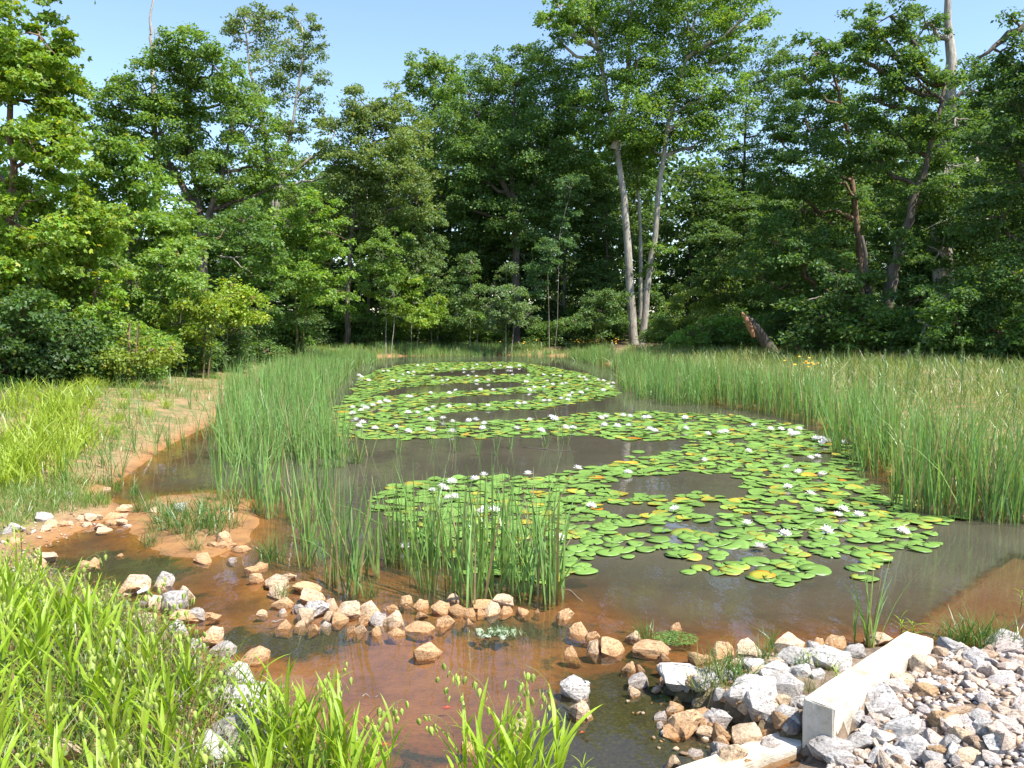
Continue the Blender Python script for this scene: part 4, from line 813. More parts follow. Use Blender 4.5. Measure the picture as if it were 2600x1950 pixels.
# ------------------------------------------------------------------ reeds (cattails)
def reed_arrays(base, rng, hmin, hmax, nb=12, wid=0.014, spread=0.05, lean=0.16, seg=4):
    n = len(base); m = n * nb
    b = np.repeat(base, nb, 0).astype(float); b[:, :2] += rng.normal(0, spread, (m, 2))
    hs = np.repeat(rng.uniform(hmin, hmax, n) * (1 if n == 1 else .72 + .5 * vnoise(base[:, 0], base[:, 1], .8, 15)) * np.interp(base[:, 1], [0, 18, 34, 46], [1, 1, .78, .5]), nb) * rng.uniform(0.55, 1.05, m)
    az = rng.uniform(0, 2 * np.pi, m); ln = np.abs(rng.normal(0, lean, m)); cv = np.abs(rng.normal(0, 0.09, m)) * (rng.uniform(size=m) < .7)
    bent = rng.uniform(size=m) < 0.08; cv[bent] += 0.5
    V, Fl, tt = blades(b, hs, wid * rng.uniform(.7, 1.3, m), az, ln, cv, seg=seg, face=rng.uniform(0, 2 * np.pi, m))
    g = np.array([0.185, 0.32, 0.08])[None] * rng.uniform(.75, 1.3, (m, 1)) * np.exp(rng.normal(0, .06, (m, 3)))
    dry = rng.uniform(size=m) < 0.09; g[dry] = np.array([0.34, 0.26, 0.13])
    gg = np.repeat(g, 2 * (seg + 1), 0); y = np.array([0.26, 0.27, 0.09]); k = np.clip(1 - tt / 0.22, 0, 1)[:, None] * 0.75
    return V, Fl, gg * (1 - k) + y * k
def reed_variant(seed, nb, h0, h1, wid, spread, lean):
    V, Fl, C = reed_arrays(np.zeros((1, 3)), np.random.default_rng(seed), h0, h1, nb, wid, spread, lean); return mesh_np('reed_clump', V, Fl, M_BLADE, C)
RD = [reed_variant(500 + i, 17, 1.05, 1.3, 0.016, 0.05, 0.16) for i in range(10)]
RS = [reed_variant(520 + i, 6, 0.75, 1.1, 0.013, 0.025, 0.14) for i in range(8)]
def sample_poly(poly_px, spacing, rng, jit=0.45):
    w = np.array([P(a, b)[:2] for a, b in poly_px]); mn, mx = w.min(0), w.max(0)
    xs = np.arange(mn[0], mx[0], spacing); ys = np.arange(mn[1], mx[1], spacing); g = np.stack(np.meshgrid(xs, ys), -1).reshape(-1, 2) + rng.uniform(-jit, jit, (len(xs) * len(ys), 2)) * spacing
    return g[in_poly(g, [tuple(q) for q in w])]
rr_ = np.random.default_rng(31)
FRONT = [(770, 1437, 1.3), (810, 1425, 1.0), (850, 1480, 1.0), (880, 1505, 1.1), (900, 1510, .8), (945, 1460, 1.0), (985, 1440, .8), (1000, 1430, .9), (1040, 1445, .8), (1090, 1505, 1.1), (1150, 1500, 1.15), (1165, 1490, .8), (1200, 1525, 1.2), (1232, 1500, 1.3), (1262, 1518, 1.35), (1300, 1480, 1.0),
         (1320, 1515, 1.1), (1345, 1505, 1.2), (1385, 1520, 1.35), (1395, 1530, 1.2), (1410, 1515, 1.1), (1120, 1440, .9), (1180, 1450, 1.0), (1220, 1440, 1.0), (1270, 1450, 1.1), (1060, 1475, .9), (1340, 1450, 1.0), (1100, 1420, 1.0), (1375, 1475, 1.0),
         (600, 1298, 1.1), (655, 1305, 1.1), (685, 1315, 1.15), (735, 1312, 1.1), (560, 1270, .9), (700, 1270, 1.0), (760, 1330, 1.0), (640, 1260, 1.0), (800, 1290, 1.0), (830, 1330, 1.0), (780, 1380, 1.1), (860, 1390, 1.0)]
FRONT.sort()
for i, (px, py, s) in enumerate(FRONT):
    g = G(px, py)[0]; o = obj('cattail_clump', (RS[i % 8] if i % 5 == 1 else RD[i % 10]), loc=(g[0], g[1], min(tz(g[0], g[1]), 0.0)), rot=(0, 0, rr_.uniform(0, 6.28)), scale=(s ** .5, s ** .5, 0.92 * s ** .4), cat='cattail', group='cattails standing in the front shallows',
        label='green cattail clump in the front shallows, %s from the left' % nth(i))
ZL = [(530, 1185), (640, 1195), (740, 1192), (830, 1200), (920, 1185), (890, 1140), (845, 1090), (835, 1040), (850, 1000), (880, 965), (910, 935), (980, 914), (900, 905), (800, 918), (720, 945), (650, 990), (590, 1030), (545, 1080)]
ZR = [(1420, 908), (1500, 925), (1570, 950), (1560, 985), (1600, 1010), (1690, 1030), (1800, 1030), (1930, 1050), (2010, 1075), (2090, 1120), (2150, 1195), (2230, 1265), (2290, 1290), (2440, 1325), (2620, 1345), (2760, 1350), (2760, 1285), (2600, 1265), (2420, 1200), (2250, 1115), (2050, 1035), (1850, 1000), (1700, 965), (1550, 915), (1450, 899)]
ZF = [(900, 913), (1000, 909), (1150, 906), (1330, 906), (1440, 910), (1450, 898), (1300, 896), (1000, 897), (880, 903)]
allc = []
for poly, sp, zone in ((ZL, 0.24, 'L'), (ZR, 0.24, 'R'), (ZF, 0.3, 'F')):
    q = sample_poly(poly, sp, rr_)
    wp_ = [tuple(P(a, b)[:2]) for a, b in poly]; sd_ = sdist(q[:, 0], q[:, 1], wp_); q = q[rr_.uniform(size=len(q)) < np.clip(sd_ / 0.9 + .3, 0, 1)]
    q = q[(vnoise(q[:, 0], q[:, 1], 0.55, 8) + rr_.uniform(-.2, .2, len(q))) > (0.27 if zone == 'L' else 0.3)]
    for p in q: allc.append((p[0], p[1], zone))
allc = np.array([(a, b, 'LRF'.index(z)) for a, b, z in allc]); 
# the thin standing reeds at the open water
ex0 = G([2275, 2300, 2325, 2345, 2370, 2395, 2415, 2440, 2465, 2490, 2510, 2535, 2560, 2585, 2605, 2630, 2310, 2380, 2450, 2520, 2590], [1283, 1290, 1292, 1300, 1302, 1308, 1308, 1312, 1316, 1318, 1322, 1322, 1326, 1328, 1330, 1332, 1302, 1312, 1322, 1330, 1338]); allc = np.vstack([allc, np.column_stack([ex0[:, :2], np.full(len(ex0), 1)])])
ex = G([1160, 1215, 1260, 1300, 1420, 1440, 1385, 1100, 1150, 940, 905, 1010], [1150, 1158, 1160, 1140, 1120, 1125, 1135, 1140, 1135, 1160, 1180, 1150]); allc = np.vstack([allc, np.column_stack([ex[:, :2], np.full(len(ex), 3)])])
az_ = terr(allc[:, 0], allc[:, 1]); bz_ = np.clip(az_, -0.25, None); bz_ = np.where(az_ < 0, np.maximum(az_, -0.12), az_)
o_ = np.argsort(allc[:, 1]); near_ = o_[:225]; far_ = o_[225:]
def bed_label(i, z):
    px, py = project(np.array([allc[i, 0], allc[i, 1], 0.0]))
    if z == 1:
        a = 'at the right picture edge' if px > 2450 else ('above the bare right water' if px > 2270 else ('at the right lily end' if px > 2080 else 'along the back right lily pads'))
        b = ', foot in the water' if az_[i] < 0 else ', on the bank behind'
        return 'green cattail clump ' + a + b
    if z == 0: return 'green cattail clump in the left reed bed, ' + ('its near front edge' if py > 1160 else ('its left bank side' if px < 680 else 'its right lily side'))
    return ZLAB[z]
ZLAB = ['tall green cattail clump in the dense left reed bed', 'tall green cattail clump in the right-hand reed bed', 'cattail clump along the far pond end', 'thin cattail shoots standing alone in open water mid pond']
ZGRP = ['cattails of the left reed bed', 'cattails of the right reed bed', 'cattails at the far end', 'thin cattails in the open water']
for i in near_:
    z = int(allc[i, 2]); me = (RS if z == 3 or rr_.uniform() < .25 else RD)[int(rr_.integers(8))]
    obj('cattail_clump', me, loc=(allc[i, 0], allc[i, 1], bz_[i]), rot=(0, 0, rr_.uniform(0, 6.28)), scale=(1, 1, (.62 + .6 * float(vnoise(allc[i, 0], allc[i, 1], .9, 15))) * rr_.uniform(.85, 1.15)), label=bed_label(i, z), cat='cattail', group=ZGRP[z])
fb = np.column_stack([allc[far_, :2], bz_[far_]])
V, Fl, C_ = reed_arrays(fb, rr_, 0.95, 1.3, 14, 0.017, 0.07, 0.11, 3)
obj('reed_bed', mesh_np('reed_bed', V, Fl, M_BLADE, C_), kind='stuff', label='dense mass of green cattails around the far pond edges', cat='reeds')
# sparse reeds on the left clay bank
LBR = [(300, 1120), (330, 1090), (345, 1150), (265, 1190), (280, 1230), (310, 1215), (360, 1080), (395, 1160), (400, 1130), (430, 1150), (440, 1140), (470, 1145), (500, 1120), (520, 1115), (540, 1130), (480, 1040), (500, 1020), (520, 1045), (450, 1010), (410, 1000), (380, 985), (430, 975), (470, 965), (500, 960), (540, 985), (560, 1000), (590, 960), (330, 1030), (270, 1060), (350, 1000), (300, 990), (560, 1150), (160, 1235), (170, 1245), (620, 950), (570, 940), (650, 930), (530, 930)]
LBR.sort()
for i, (px, py) in enumerate(LBR):
    g = G(px, py)[0]; obj('young_cattail', RS[i % 8], loc=g, rot=(0, 0, rr_.uniform(0, 6.28)), scale=(1.1, 1.1, rr_.uniform(.65, .95)), cat='cattail', group='thin reeds on the left bank', label='thin cattail shoots on the left clay bank, %s from the left' % nth(i))
# clump beside the weir, with companion weeds
def tuft(seed, n, h0, h1, wid, lean, col, curve=.3, spread=.03, mat=None, seg=4):
    r = np.random.default_rng(seed); b = np.zeros((n, 3)); b[:, :2] = r.normal(0, spread, (n, 2))
    V, Fl, tt = blades(b, r.uniform(h0, h1, n), wid * r.uniform(.7, 1.3, n), r.uniform(0, 6.28, n), np.abs(r.normal(0, lean, n)), np.abs(r.normal(0, curve, n)), seg=seg, face=r.uniform(0, 6.28, n))
    C = np.repeat(np.array(col)[None] * r.uniform(.7, 1.35, (n, 1)), 2 * (seg + 1), 0); return mesh_np('tuft', V, Fl, mat or M_BLADE, C)
g = G(2210, 1640)[0]; obj('cattail_clump', reed_variant(561, 16, .55, .68, .012, .02, .17), loc=(g[0], g[1], g[2] - .02), label='bright young cattail clump beside the concrete weir wall', cat='cattail')
g = G(2168, 1625)[0]; obj('cattail_clump', reed_variant(562, 5, .42, .5, .011, .012, .08), loc=(g[0], g[1], g[2] - .02), label='slim pair of cattail shoots left of the weir clump', cat='cattail')
TG = [tuft(570 + i, 46, .16, .34, .006, .35, (0.10, 0.20, 0.035), .45, .05) for i in range(5)] + [tuft(580 + i, 40, .14, .3, .006, .4, (0.17, 0.21, 0.05), .5, .05) for i in range(3)]
TUFTS = [(395, 1350, 1.0), (430, 1345, 1.1), (455, 1355, 1.0), (480, 1370, .9), (545, 1360, 1.1), (590, 1340, 1.1), (350, 1300, .9), (380, 1300, 1.0), (520, 1300, 1.1), (600, 1280, 1.0), (340, 1260, .9), (300, 1250, 1.0), (270, 1235, .9), (380, 1385, .9), (385, 1390, .7), (410, 1330, 1.2), (440, 1310, 1.1), (470, 1335, 1.2), (500, 1350, 1.3), (530, 1340, 1.2), (560, 1330, 1.2), (575, 1300, 1.1), (500, 1310, 1.0), (495, 1400, .8), (690, 1430, 1.0), (680, 1420, .9), (720, 1520, .6), (940, 1520, .7),
         (1845, 1730, .9), (1880, 1740, .8), (1810, 1720, .9), (1780, 1800, .7), (1960, 1650, .6), (2060, 1760, .5), (1640, 1625, .6), (2450, 1640, .9), (2480, 1645, 1.0), (2420, 1640, .8), (2510, 1635, .9), (2380, 1630, .7), (2560, 1640, .8), (1940, 1680, .6), (2030, 1700, .5), (2100, 1700, .6), (1830, 1760, .8)]
TUFTS.sort()
for i, (px, py, s) in enumerate(TUFTS):
    g = G(px, py)[0]; zone = 'on the mud bar' if px < 800 else ('at the stone row' if px < 1500 else ('in the riprap' if px < 2150 else 'beyond the weir wall'))
    obj('sedge_tuft', TG[i % 8], loc=g, rot=(0, 0, rr_.uniform(0, 6.28)), scale=(s, s, s), cat='grass tuft', group='wispy sedge tufts', label='wispy green sedge tuft %s, %s such tuft from the left' % (zone, nth(i)))
g = G(1085, 1420)[0]; obj('arching_sedge', tuft(590, 34, .45, .75, .013, .45, (0.12, 0.22, 0.04), .75, .04, seg=6), loc=g, label='arching grass clump with drooping blades among the front cattails', cat='grass tuft')

# ------------------------------------------------------------------ lily pads and blooms
def pad_mesh(seed):
    r = np.random.default_rng(seed); n = 20; gap = r.uniform(0.12, 0.3)
    th = np.linspace(gap, 2 * np.pi - gap, n); rr = 1 + 0.035 * np.sin(3 * th + r.uniform(0, 6)) + r.normal(0, 0.008, n)
    rim = np.stack([rr * np.cos(th), rr * np.sin(th), (0.03 if seed % 4 else 0.09) * np.sin(2 * th + r.uniform(0, 6)) + (0.012 if seed % 4 else .05)], -1)
    mid = rim * np.array([.55, .55, .3]); cen = np.array([[0.06, 0, 0.0]]); low = rim - np.array([0, 0, 0.01])
    V = np.concatenate([cen, mid, rim, low]); tri = [(0, 1 + i, 2 + i) for i in range(n - 1)]
    q = [(1 + i, 1 + n + i, 2 + n + i, 2 + i) for i in range(n - 1)] + [(1 + n + i, 1 + 2 * n + i, 2 + 2 * n + i, 2 + n + i) for i in range(n - 1)]
    return V, np.array(tri), np.array(q)
PV = [pad_mesh(600 + i) for i in range(8)]
PVS = []
for v_, t_, q_ in PV:
    rim_ = v_[21:41][[0, 2, 4, 6, 8, 10, 12, 14, 16, 18, 19]]; vv = np.concatenate([v_[:1], rim_]); PVS.append((vv, np.array([(0, 1 + i, 2 + i) for i in range(10)]), None))
def pad_colors(kind, V, r):
    c = {'g': np.array([0.155, 0.27, 0.055]), 'y': np.array([0.36, 0.34, 0.04]), 'l': np.array([0.22, 0.32, 0.06]), 'o': np.array([0.45, 0.2, 0.02])}[kind]
    rad_ = np.linalg.norm(V[:, :2], axis=1); col = np.repeat(c[None], len(V), 0)
    if kind in 'yl': col = np.where((rad_ > 0.9)[:, None] & (V[:, 1:2] > -0.2), np.array([0.5, 0.2, 0.02]) if kind == 'y' else np.array([0.35, 0.26, 0.03]), col)
    return col
PADM = {}
for k in 'gylo':
    PADM[k] = [mesh_np('lily_pad', v, [t, q], M_PAD, pad_colors(k, v, RNG) * RNG.uniform(.85, 1.15)) for v, t, q in PV]
for k in PADM:
    for me in PADM[k]: me.polygons.foreach_set('use_smooth', np.ones(len(me.polygons), bool))
PA = [(925, 1270), (1000, 1232), (1120, 1212), (1400, 1207), (1480, 1190), (1560, 1176), (1660, 1160), (1715, 1142), (1755, 1120), (1740, 1108), (1900, 1080), (2000, 1072), (2100, 1110), (2190, 1130), (2170, 1190), (2240, 1240), (2300, 1265), (2350, 1290), (2400, 1320), (2440, 1312), (2400, 1348), (2375, 1390), (2285, 1405), (2265, 1445), (2190, 1475), (2140, 1440), (2085, 1425), (2070, 1455), (2020, 1495), (1960, 1485), (1860, 1470), (1700, 1462), (1740, 1430), (1690, 1405), (1570, 1425), (1490, 1455), (1455, 1480), (1380, 1480), (1260, 1490), (1200, 1460), (1110, 1400), (1020, 1340), (950, 1300)]
PAH = [[(1520, 1232), (1620, 1216), (1750, 1202), (1865, 1202), (1892, 1240), (1868, 1272), (1800, 1255), (1760, 1250), (1700, 1265), (1600, 1250)], [(1540, 1290), (1640, 1278), (1700, 1298), (1620, 1310), (1560, 1312)], [(1710, 1330), (1830, 1325), (1850, 1350), (1740, 1352)], [(1850, 1400), (1960, 1390), (1940, 1425), (1860, 1425)], [(2000, 1160), (2120, 1150), (2110, 1172), (2010, 1175)], [(1760, 1290), (1820, 1280), (1850, 1310), (1780, 1312)], [(1590, 1340), (1680, 1345), (1660, 1362), (1600, 1358)]]
PB = [(820, 1110), (815, 1075), (850, 1040), (885, 1000), (915, 960), (960, 938), (1030, 925), (1150, 920), (1300, 919), (1410, 934), (1500, 952), (1560, 975), (1575, 1000), (1530, 1018), (1500, 1024), (1470, 1022), (1400, 1040), (1550, 1052), (1640, 1045), (1760, 1050), (1900, 1058), (1990, 1072), (1880, 1085), (1760, 1112), (1730, 1122), (1600, 1118), (1480, 1110), (1250, 1113), (1050, 1118), (900, 1115)]
PBH = [[(1095, 1060), (1207, 1043), (1370, 1040), (1492, 1022), (1580, 1015), (1600, 1040), (1492, 1047), (1410, 1062), (1207, 1073), (1105, 1073)], [(1055, 1026), (1166, 1006), (1288, 1002), (1400, 995), (1345, 1012), (1207, 1026)], [(925, 1010), (1003, 988), (1146, 974), (1308, 971), (1355, 981), (1207, 992), (1044, 1001)], [(1030, 953), (1166, 941), (1335, 934), (1348, 949), (1166, 957)]]
lr = np.random.default_rng(41)
def pads(poly, holes, sp, seed):
    r = np.random.default_rng(seed); q = sample_poly(poly, sp, r, 0.5); pp = project(np.column_stack([q, np.zeros(len(q))]))
    k = np.ones(len(q), bool)
    for h in holes: k &= ~in_poly(pp, h)
    k &= (vnoise(q[:, 0], q[:, 1], 1.1, 12) * 0.6 + vnoise(q[:, 0], q[:, 1], 3.0, 13) * 0.4) > 0.20
    sde = sdist(q[:, 0], q[:, 1], [tuple(P(a, b)[:2]) for a, b in poly]); k &= (sde > .12) | (r.uniform(size=len(q)) < .6)
    return q[k]
qa = pads(PA, PAH, 0.172, 1); qb = pads(PB, PBH, 0.2, 2)
sg = G([1390, 1420, 1500, 1560, 1600, 1620, 1990, 2440, 2180, 2205, 1520, 1545], [1475, 1440, 1190, 1185, 1165, 1150, 1485, 1318, 1470, 1475, 1205, 1196])[:, :2]
pq = np.vstack([qa, sg, qb]); za = np.concatenate([np.zeros(len(qa) + len(sg)), np.ones(len(qb))]); pr = np.clip(lr.normal(.1, .02, len(pq)), .045, .138)
kn = np.array(list('gylo'))[lr.choice(4, len(pq), p=[.815, .005, .177, .003])]
tpx = project(np.column_stack([pq, np.zeros(len(pq))]))
edge = (sdist(tpx[:, 0], tpx[:, 1], PA) < 9) & (za == 0) & (lr.uniform(size=len(pq)) < .04); kn[edge] = 'y'
zz = lr.uniform(0.004, 0.016, len(pq)); tilt = lr.normal(0, 0.04, (len(pq), 2)) * np.where(lr.uniform(size=(len(pq), 1)) < .06, 3.0, 1.0); yaw = lr.uniform(0, 6.28, len(pq))
oo = np.argsort(pq[:, 1]); first = oo[:300]; others = oo[300:]
KW = {'g': 'green', 'l': 'pale green', 'y': 'yellow orange-edged', 'o': 'withered orange'}
for i in first:
    fx_, fy_ = tpx[i]; zone = 'left of the front patch behind the cattails' if fx_ < 1450 else ('middle of the front patch' if fx_ < 1950 else 'right end of the front patch')
    row = 'near edge' if fy_ > 1400 else 'rows'
    obj('lily_pad', PADM[kn[i]][int(lr.integers(8))], loc=(pq[i, 0], pq[i, 1], zz[i] + .004), rot=(tilt[i, 0], tilt[i, 1], yaw[i]), scale=(pr[i],) * 3,
        label='round %s lily pad, %s, %s' % (KW[kn[i]], row, zone), cat='lily pad', group='%s lily pads, %s, %s' % (KW[kn[i]], row, zone))
parts = []
for i in others:
    v, t, q = PVS[int(lr.integers(8))]; ca, sa = math.cos(yaw[i]), math.sin(yaw[i]); V = v * pr[i] * (1.0 if za[i] == 0 else 1.12)
    V = np.stack([V[:, 0] * ca - V[:, 1] * sa, V[:, 0] * sa + V[:, 1] * ca, V[:, 2]], -1); V[:, 2] += V[:, 0] * tilt[i, 0] + V[:, 1] * tilt[i, 1]
    parts.append((V + np.array([pq[i, 0], pq[i, 1], zz[i] + .004]), [t], pad_colors(kn[i], v, lr) * lr.uniform(.8, 1.2)))
V, Fl, C_ = merge(parts)
obj('lily_pad_carpet', mesh_np('lily_pad_carpet', V, Fl, M_PAD, C_, smooth=True), kind='stuff', label='carpet of green lily pads in curved bands across the pond', cat='lily pads')
def bloom(seed, openness):
    r = np.random.default_rng(seed); parts = []
    for ring, (n, el, L, w) in enumerate(((9, 0.18, 1.0, .34), (8, 0.55, .92, .32), (7, 0.95, .78, .27))):
        el = el + (1 - openness) * 0.6
        for k in range(n):
            a = 2 * np.pi * (k + .5 * ring) / n + r.normal(0, .07); e = el + r.normal(0, .07); d = np.array([math.cos(a) * math.cos(e), math.sin(a) * math.cos(e), math.sin(e)]); s = np.array([-math.sin(a), math.cos(a), 0]); nn = np.cross(d, s)
            b = d * 0.08; m = d * L * .55 - nn * 0.0; tip = d * L + np.array([0, 0, .08])
            V = np.array([b, m - s * w * .5 + np.array([0, 0, .07]), tip, m + s * w * .5 + np.array([0, 0, .07]), m - np.array([0, 0, .03])])
            parts.append((V, [np.array([(0, 4, 1), (1, 4, 2), (0, 3, 4), (3, 2, 4)])], np.array([0.9, 0.87, 0.87]) * r.uniform(.95, 1.05)))
    V, Fl, C = merge(parts); return mesh_np('petals', V, Fl, M_PETAL, np.clip(C, 0, .9))
BL = [bloom(700 + i, o) for i, o in enumerate((1, 1, .85, .7, .45))]
sv, sf = tube(np.array([[0, 0, .05], [0, 0, .2], [0, 0, .36], [0, 0, .42]]), [.13, .2, .17, .05], 8, True); STA = mesh_np('stamens', sv, sf, M_STAMEN, smooth=True)
F5 = [(425,226),(457,226),(640,193),(675,193),(760,215),(855,213),(930,216),(985,211),(1118,213),(1203,204),(1222,206),(1158,192),(1010,186),(1088,186),(1275,195),(275,255),(290,262),(335,287),(485,288),(525,294),(615,232),(580,238),(548,250),(733,258),(955,255),(1008,260),(1010,288),(828,286),(795,288),(1082,290),(1232,252),(1330,256),(1427,253),(1490,252),(1530,258),(1650,267),(1680,268),(1692,286),(1315,294),(1330,293),(1452,290),(1485,310),(1545,307),(1567,305),(1768,286),(1800,290),(1830,306),(1860,306),(1852,326),(1800,347),(1698,348),(1660,364),(1607,370),(1585,385),(1577,408),(1537,400),(1430,330),(1367,330),(1335,348),(1188,342),(1112,345),(1033,350),(878,350),(838,370),(723,368),(583,390),(601,388),(442,420),(460,420),(405,434),(360,446),(300,450),(320,460),(237,460),(290,480),(237,500),(582,493),(643,490),(700,478),(738,456),(836,455),(962,444),(1080,450),(1268,433),(1308,433),(1433,418),(1464,415),(800,527),(722,538),(858,549),(960,540),(1003,537),(1057,558),(1046,592),(858,612),(706,600),(730,606),(582,615),(510,585),(375,590),(297,550),(255,535),(275,575),(1342,540),(1474,522),(1494,532),(1259,590),(1411,604),(1565,590),(1612,588),(1784,530),(1817,513),(1922,511),(1967,517),(2058,521),(2081,521),(1887,577),(1808,573),(1958,573),(2090,597),(2122,611),(1640,838),(1955,863),(1330,875),(1054,888),(998,912),(855,925),(792,950),(815,965),(735,972),(832,1022),(870,1022),(1030,1110),(1062,1100),(1122,1105),(1724,1070),(1523,1285),(560,1330)]
F6 = [(98,528),(103,591),(238,631),(322,615),(352,610),(530,572),(633,598),(697,600),(755,602),(765,630),(797,630),(810,597),(914,658),(952,655),(985,675),(955,690),(1043,660),(1086,680),(493,728),(222,793),(882,777),(924,757),(735,825),(808,867),(957,880),(740,950),(882,1005),(36,1102),(935,1112),(1084,1103),(1050,1140),(1182,1138),(487,1190),(723,1243),(980,1224),(563,1338),(1458,1236)]
FL = [(800 + a / 2.458, 850 + b / 2.458) for a, b in F5] + [(1700 + a / 2.458, 850 + b / 2.458) for a, b in F6]
nearF = sorted([f for f in FL if f[1] > 1135]); farF = sorted([f for f in FL if f[1] <= 1135])
for lst, near in ((nearF, True), (farF, False)):
    for i, (px, py) in enumerate(lst):
        p = P(px, py + (6 if near else 3)); s = lr.uniform(.062, .078) * (1.1 if near else 1.4)
        if near: lab = 'open white water lily bloom in the near half of the pond, %s from the left' % nth(i); grp = 'white lily blooms in the near half'
        else:
            z = 'the farthest pad bands' if py < 985 else ('the middle pad bands' if py < 1055 else 'the broad band before the open water'); z += (', left side' if px < 1100 else (', centre' if px < 1450 else ', right side')); lab = 'small white water lily bloom on ' + z; grp = 'white lily blooms on ' + z
        root = obj('water_lily_bloom', None, loc=(p[0], p[1], 0.018 + lr.uniform(0, .03)), rot=(lr.normal(0, .15), lr.normal(0, .15), lr.uniform(0, 6.28)), scale=(s, s, s), label=lab, cat='water lily', group=grp)
        obj('petals', BL[int(lr.choice(5, p=[.3, .25, .2, .15, .1]))], root); 
        if near: obj('stamens', STA, root)

# ------------------------------------------------------------------ foreground broad-leaved grass
def oat_leaf(seed):
    r = np.random.default_rng(seed); seg = 7; t = np.linspace(0, 1, seg + 1); L = 1.0
    bend = r.uniform(0.15, 1.15); a = np.cumsum(np.full(seg + 1, bend / seg)) - bend / seg
    x = np.concatenate([[0], np.cumsum(np.sin(a[:-1] + 0.08))]) / seg; z = np.concatenate([[0], np.cumsum(np.cos(a[:-1] + 0.08))]) / seg
    w = np.interp(t, [0, .12, .4, .75, 1], [.014, .03, .04, .024, .001]); tw = r.normal(0, .5) * t
    V = []
    for k in range(seg + 1):
        s = np.array([math.sin(tw[k]) * .6, math.cos(tw[k]), 0]); c_ = np.array([x[k], 0, z[k]]); n_ = np.array([-z[k] * 0 - math.cos(a[k]), 0, math.sin(a[k])])
        V += [c_ - s * w[k] + n_ * w[k] * .25, c_, c_ + s * w[k] + n_ * w[k] * .25]
    V = np.array(V); i = np.arange(seg)[:, None] * 3; Fq = np.concatenate([np.concatenate([i, i + 1, i + 4, i + 3], 1), np.concatenate([i + 1, i + 2, i + 5, i + 4], 1)])
    base = np.array([0.34, 0.50, 0.04]) * r.uniform(.8, 1.12); 
    if seed % 7 == 0: base = np.array([0.3, 0.38, 0.04])
    return mesh_np('leaf', V, [Fq], M_OAT, np.repeat(base[None], len(V), 0), smooth=True)
LEAVES = [oat_leaf(800 + i) for i in range(14)]
def spikelet(seed):
    r = np.random.default_rng(seed); V = [[0, 0, 0]]; 
    prof = [(.2, .22), (.45, .3), (.7, .24), (1.0, .02)]
    for z, w in prof: V += [[-w, 0, -z], [0, .05, -z], [w, 0, -z], [0, -.05, -z]]
    Fq = []; Ft = [(0, 1, 2), (0, 2, 3), (0, 3, 4), (0, 4, 1)]
    for k in range(3):
        b = 1 + 4 * k
        for j in range(4): Fq.append((b + j, b + 4 + j, b + 4 + (j + 1) % 4, b + (j + 1) % 4))
    V = np.array(V, float); return V, np.array(Ft), np.array(Fq)
SPK = spikelet(1)
def seed_head(seed):
    """arching stalk with flat drooping spikelets, unit = metres"""
    r = np.random.default_rng(seed); parts = []; spk = []; h = r.uniform(.28, .42); t = np.linspace(0, 1, 8); arch = r.uniform(.1, .22)
    st = np.stack([arch * t ** 2.2, 0 * t, h * (t - .28 * t ** 3)], -1); V, Fl = tube(st, np.linspace(.0016, .0008, 8), 4); parts.append((V, Fl, np.array([.3, .36, .1])))
    for k in range(int(r.integers(5, 11))):
        u = r.uniform(.45, 1); p0 = np.array([np.interp(u, t, st[:, q]) for q in range(3)]); p1 = p0 + np.array([r.uniform(.0, .05), r.uniform(-.05, .05), -r.uniform(.0, .03)])
        V, Fl = tube(np.array([p0, (p0 + p1) / 2 + np.array([0, 0, .01]), p1]), [.0007] * 3, 3); parts.append((V, Fl, np.array([.3, .36, .1])))
        spk.append(Matrix.Translation(p1) @ Matrix.Rotation(r.uniform(0, 3.14), 4, 'Z') @ Matrix.Rotation(r.uniform(-.3, .3), 4, 'X') @ Matrix.Scale(r.uniform(.028, .042), 4))
    V, Fl, C = merge(parts); return mesh_np('seed_head', V, Fl, M_OAT, C), spk
SPKM = [mesh_np('spikelet', SPK[0], [SPK[1], SPK[2]], M_OAT, np.repeat(np.array([[.5, .6, .16]]) * k, len(SPK[0]), 0)) for k in (.85, 1.0, 1.15)]
HEADS = [seed_head(850 + i) for i in range(8)]
stem_v, stem_f = tube(np.array([[0, 0, 0], [.004, 0, .5], [0, .003, 1.0]]), [.0032, .0028, .0014], 5); STEM = mesh_np('stem', stem_v, stem_f, M_OAT, np.repeat(np.array([[.2, .3, .05]]), len(stem_v), 0), smooth=True)
pg = np.random.default_rng(55)
def oat_plant(loc, h, nleaf, label, head, group, scale=1.0):
    az0 = pg.uniform(0, 6.28); root = obj('broad_grass_plant', None, loc=loc, rot=(pg.normal(0, .1), pg.normal(0, .1), 0), scale=(scale,) * 3, label=label, cat='grass plant', group=group)
    obj('stem', STEM, root, scale=(1, 1, h))
    for k in range(nleaf):
        z = h * (0.12 + 0.88 * (k + .3) / nleaf); a = az0 + k * math.pi + pg.normal(0, .5)
        L = pg.uniform(.2, .34) * (1 - .15 * k / nleaf); 
        m = Matrix.Translation((0, 0, z)) @ Matrix.Rotation(a, 4, 'Z') @ Matrix.Rotation(pg.uniform(.04, .36), 4, 'Y') @ Matrix.Scale(L, 4)
        o = obj('leaf', LEAVES[int(pg.integers(14))], root); o.matrix_local = m
    if head:
        hm_, sp_ = HEADS[int(pg.integers(8))]; ho = obj('seed_head', hm_, root, loc=(0, 0, h * .9), rot=(0, 0, pg.uniform(0, 6.28)))
        for q_, m_ in enumerate(sp_): obj('spikelet', SPKM[q_ % 3], ho).matrix_local = m_
OREG = [(-60, 1545), (110, 1580), (230, 1640), (370, 1730), (500, 1790), (620, 1850), (740, 1920), (860, 2000), (960, 2140), (-60, 2500)]
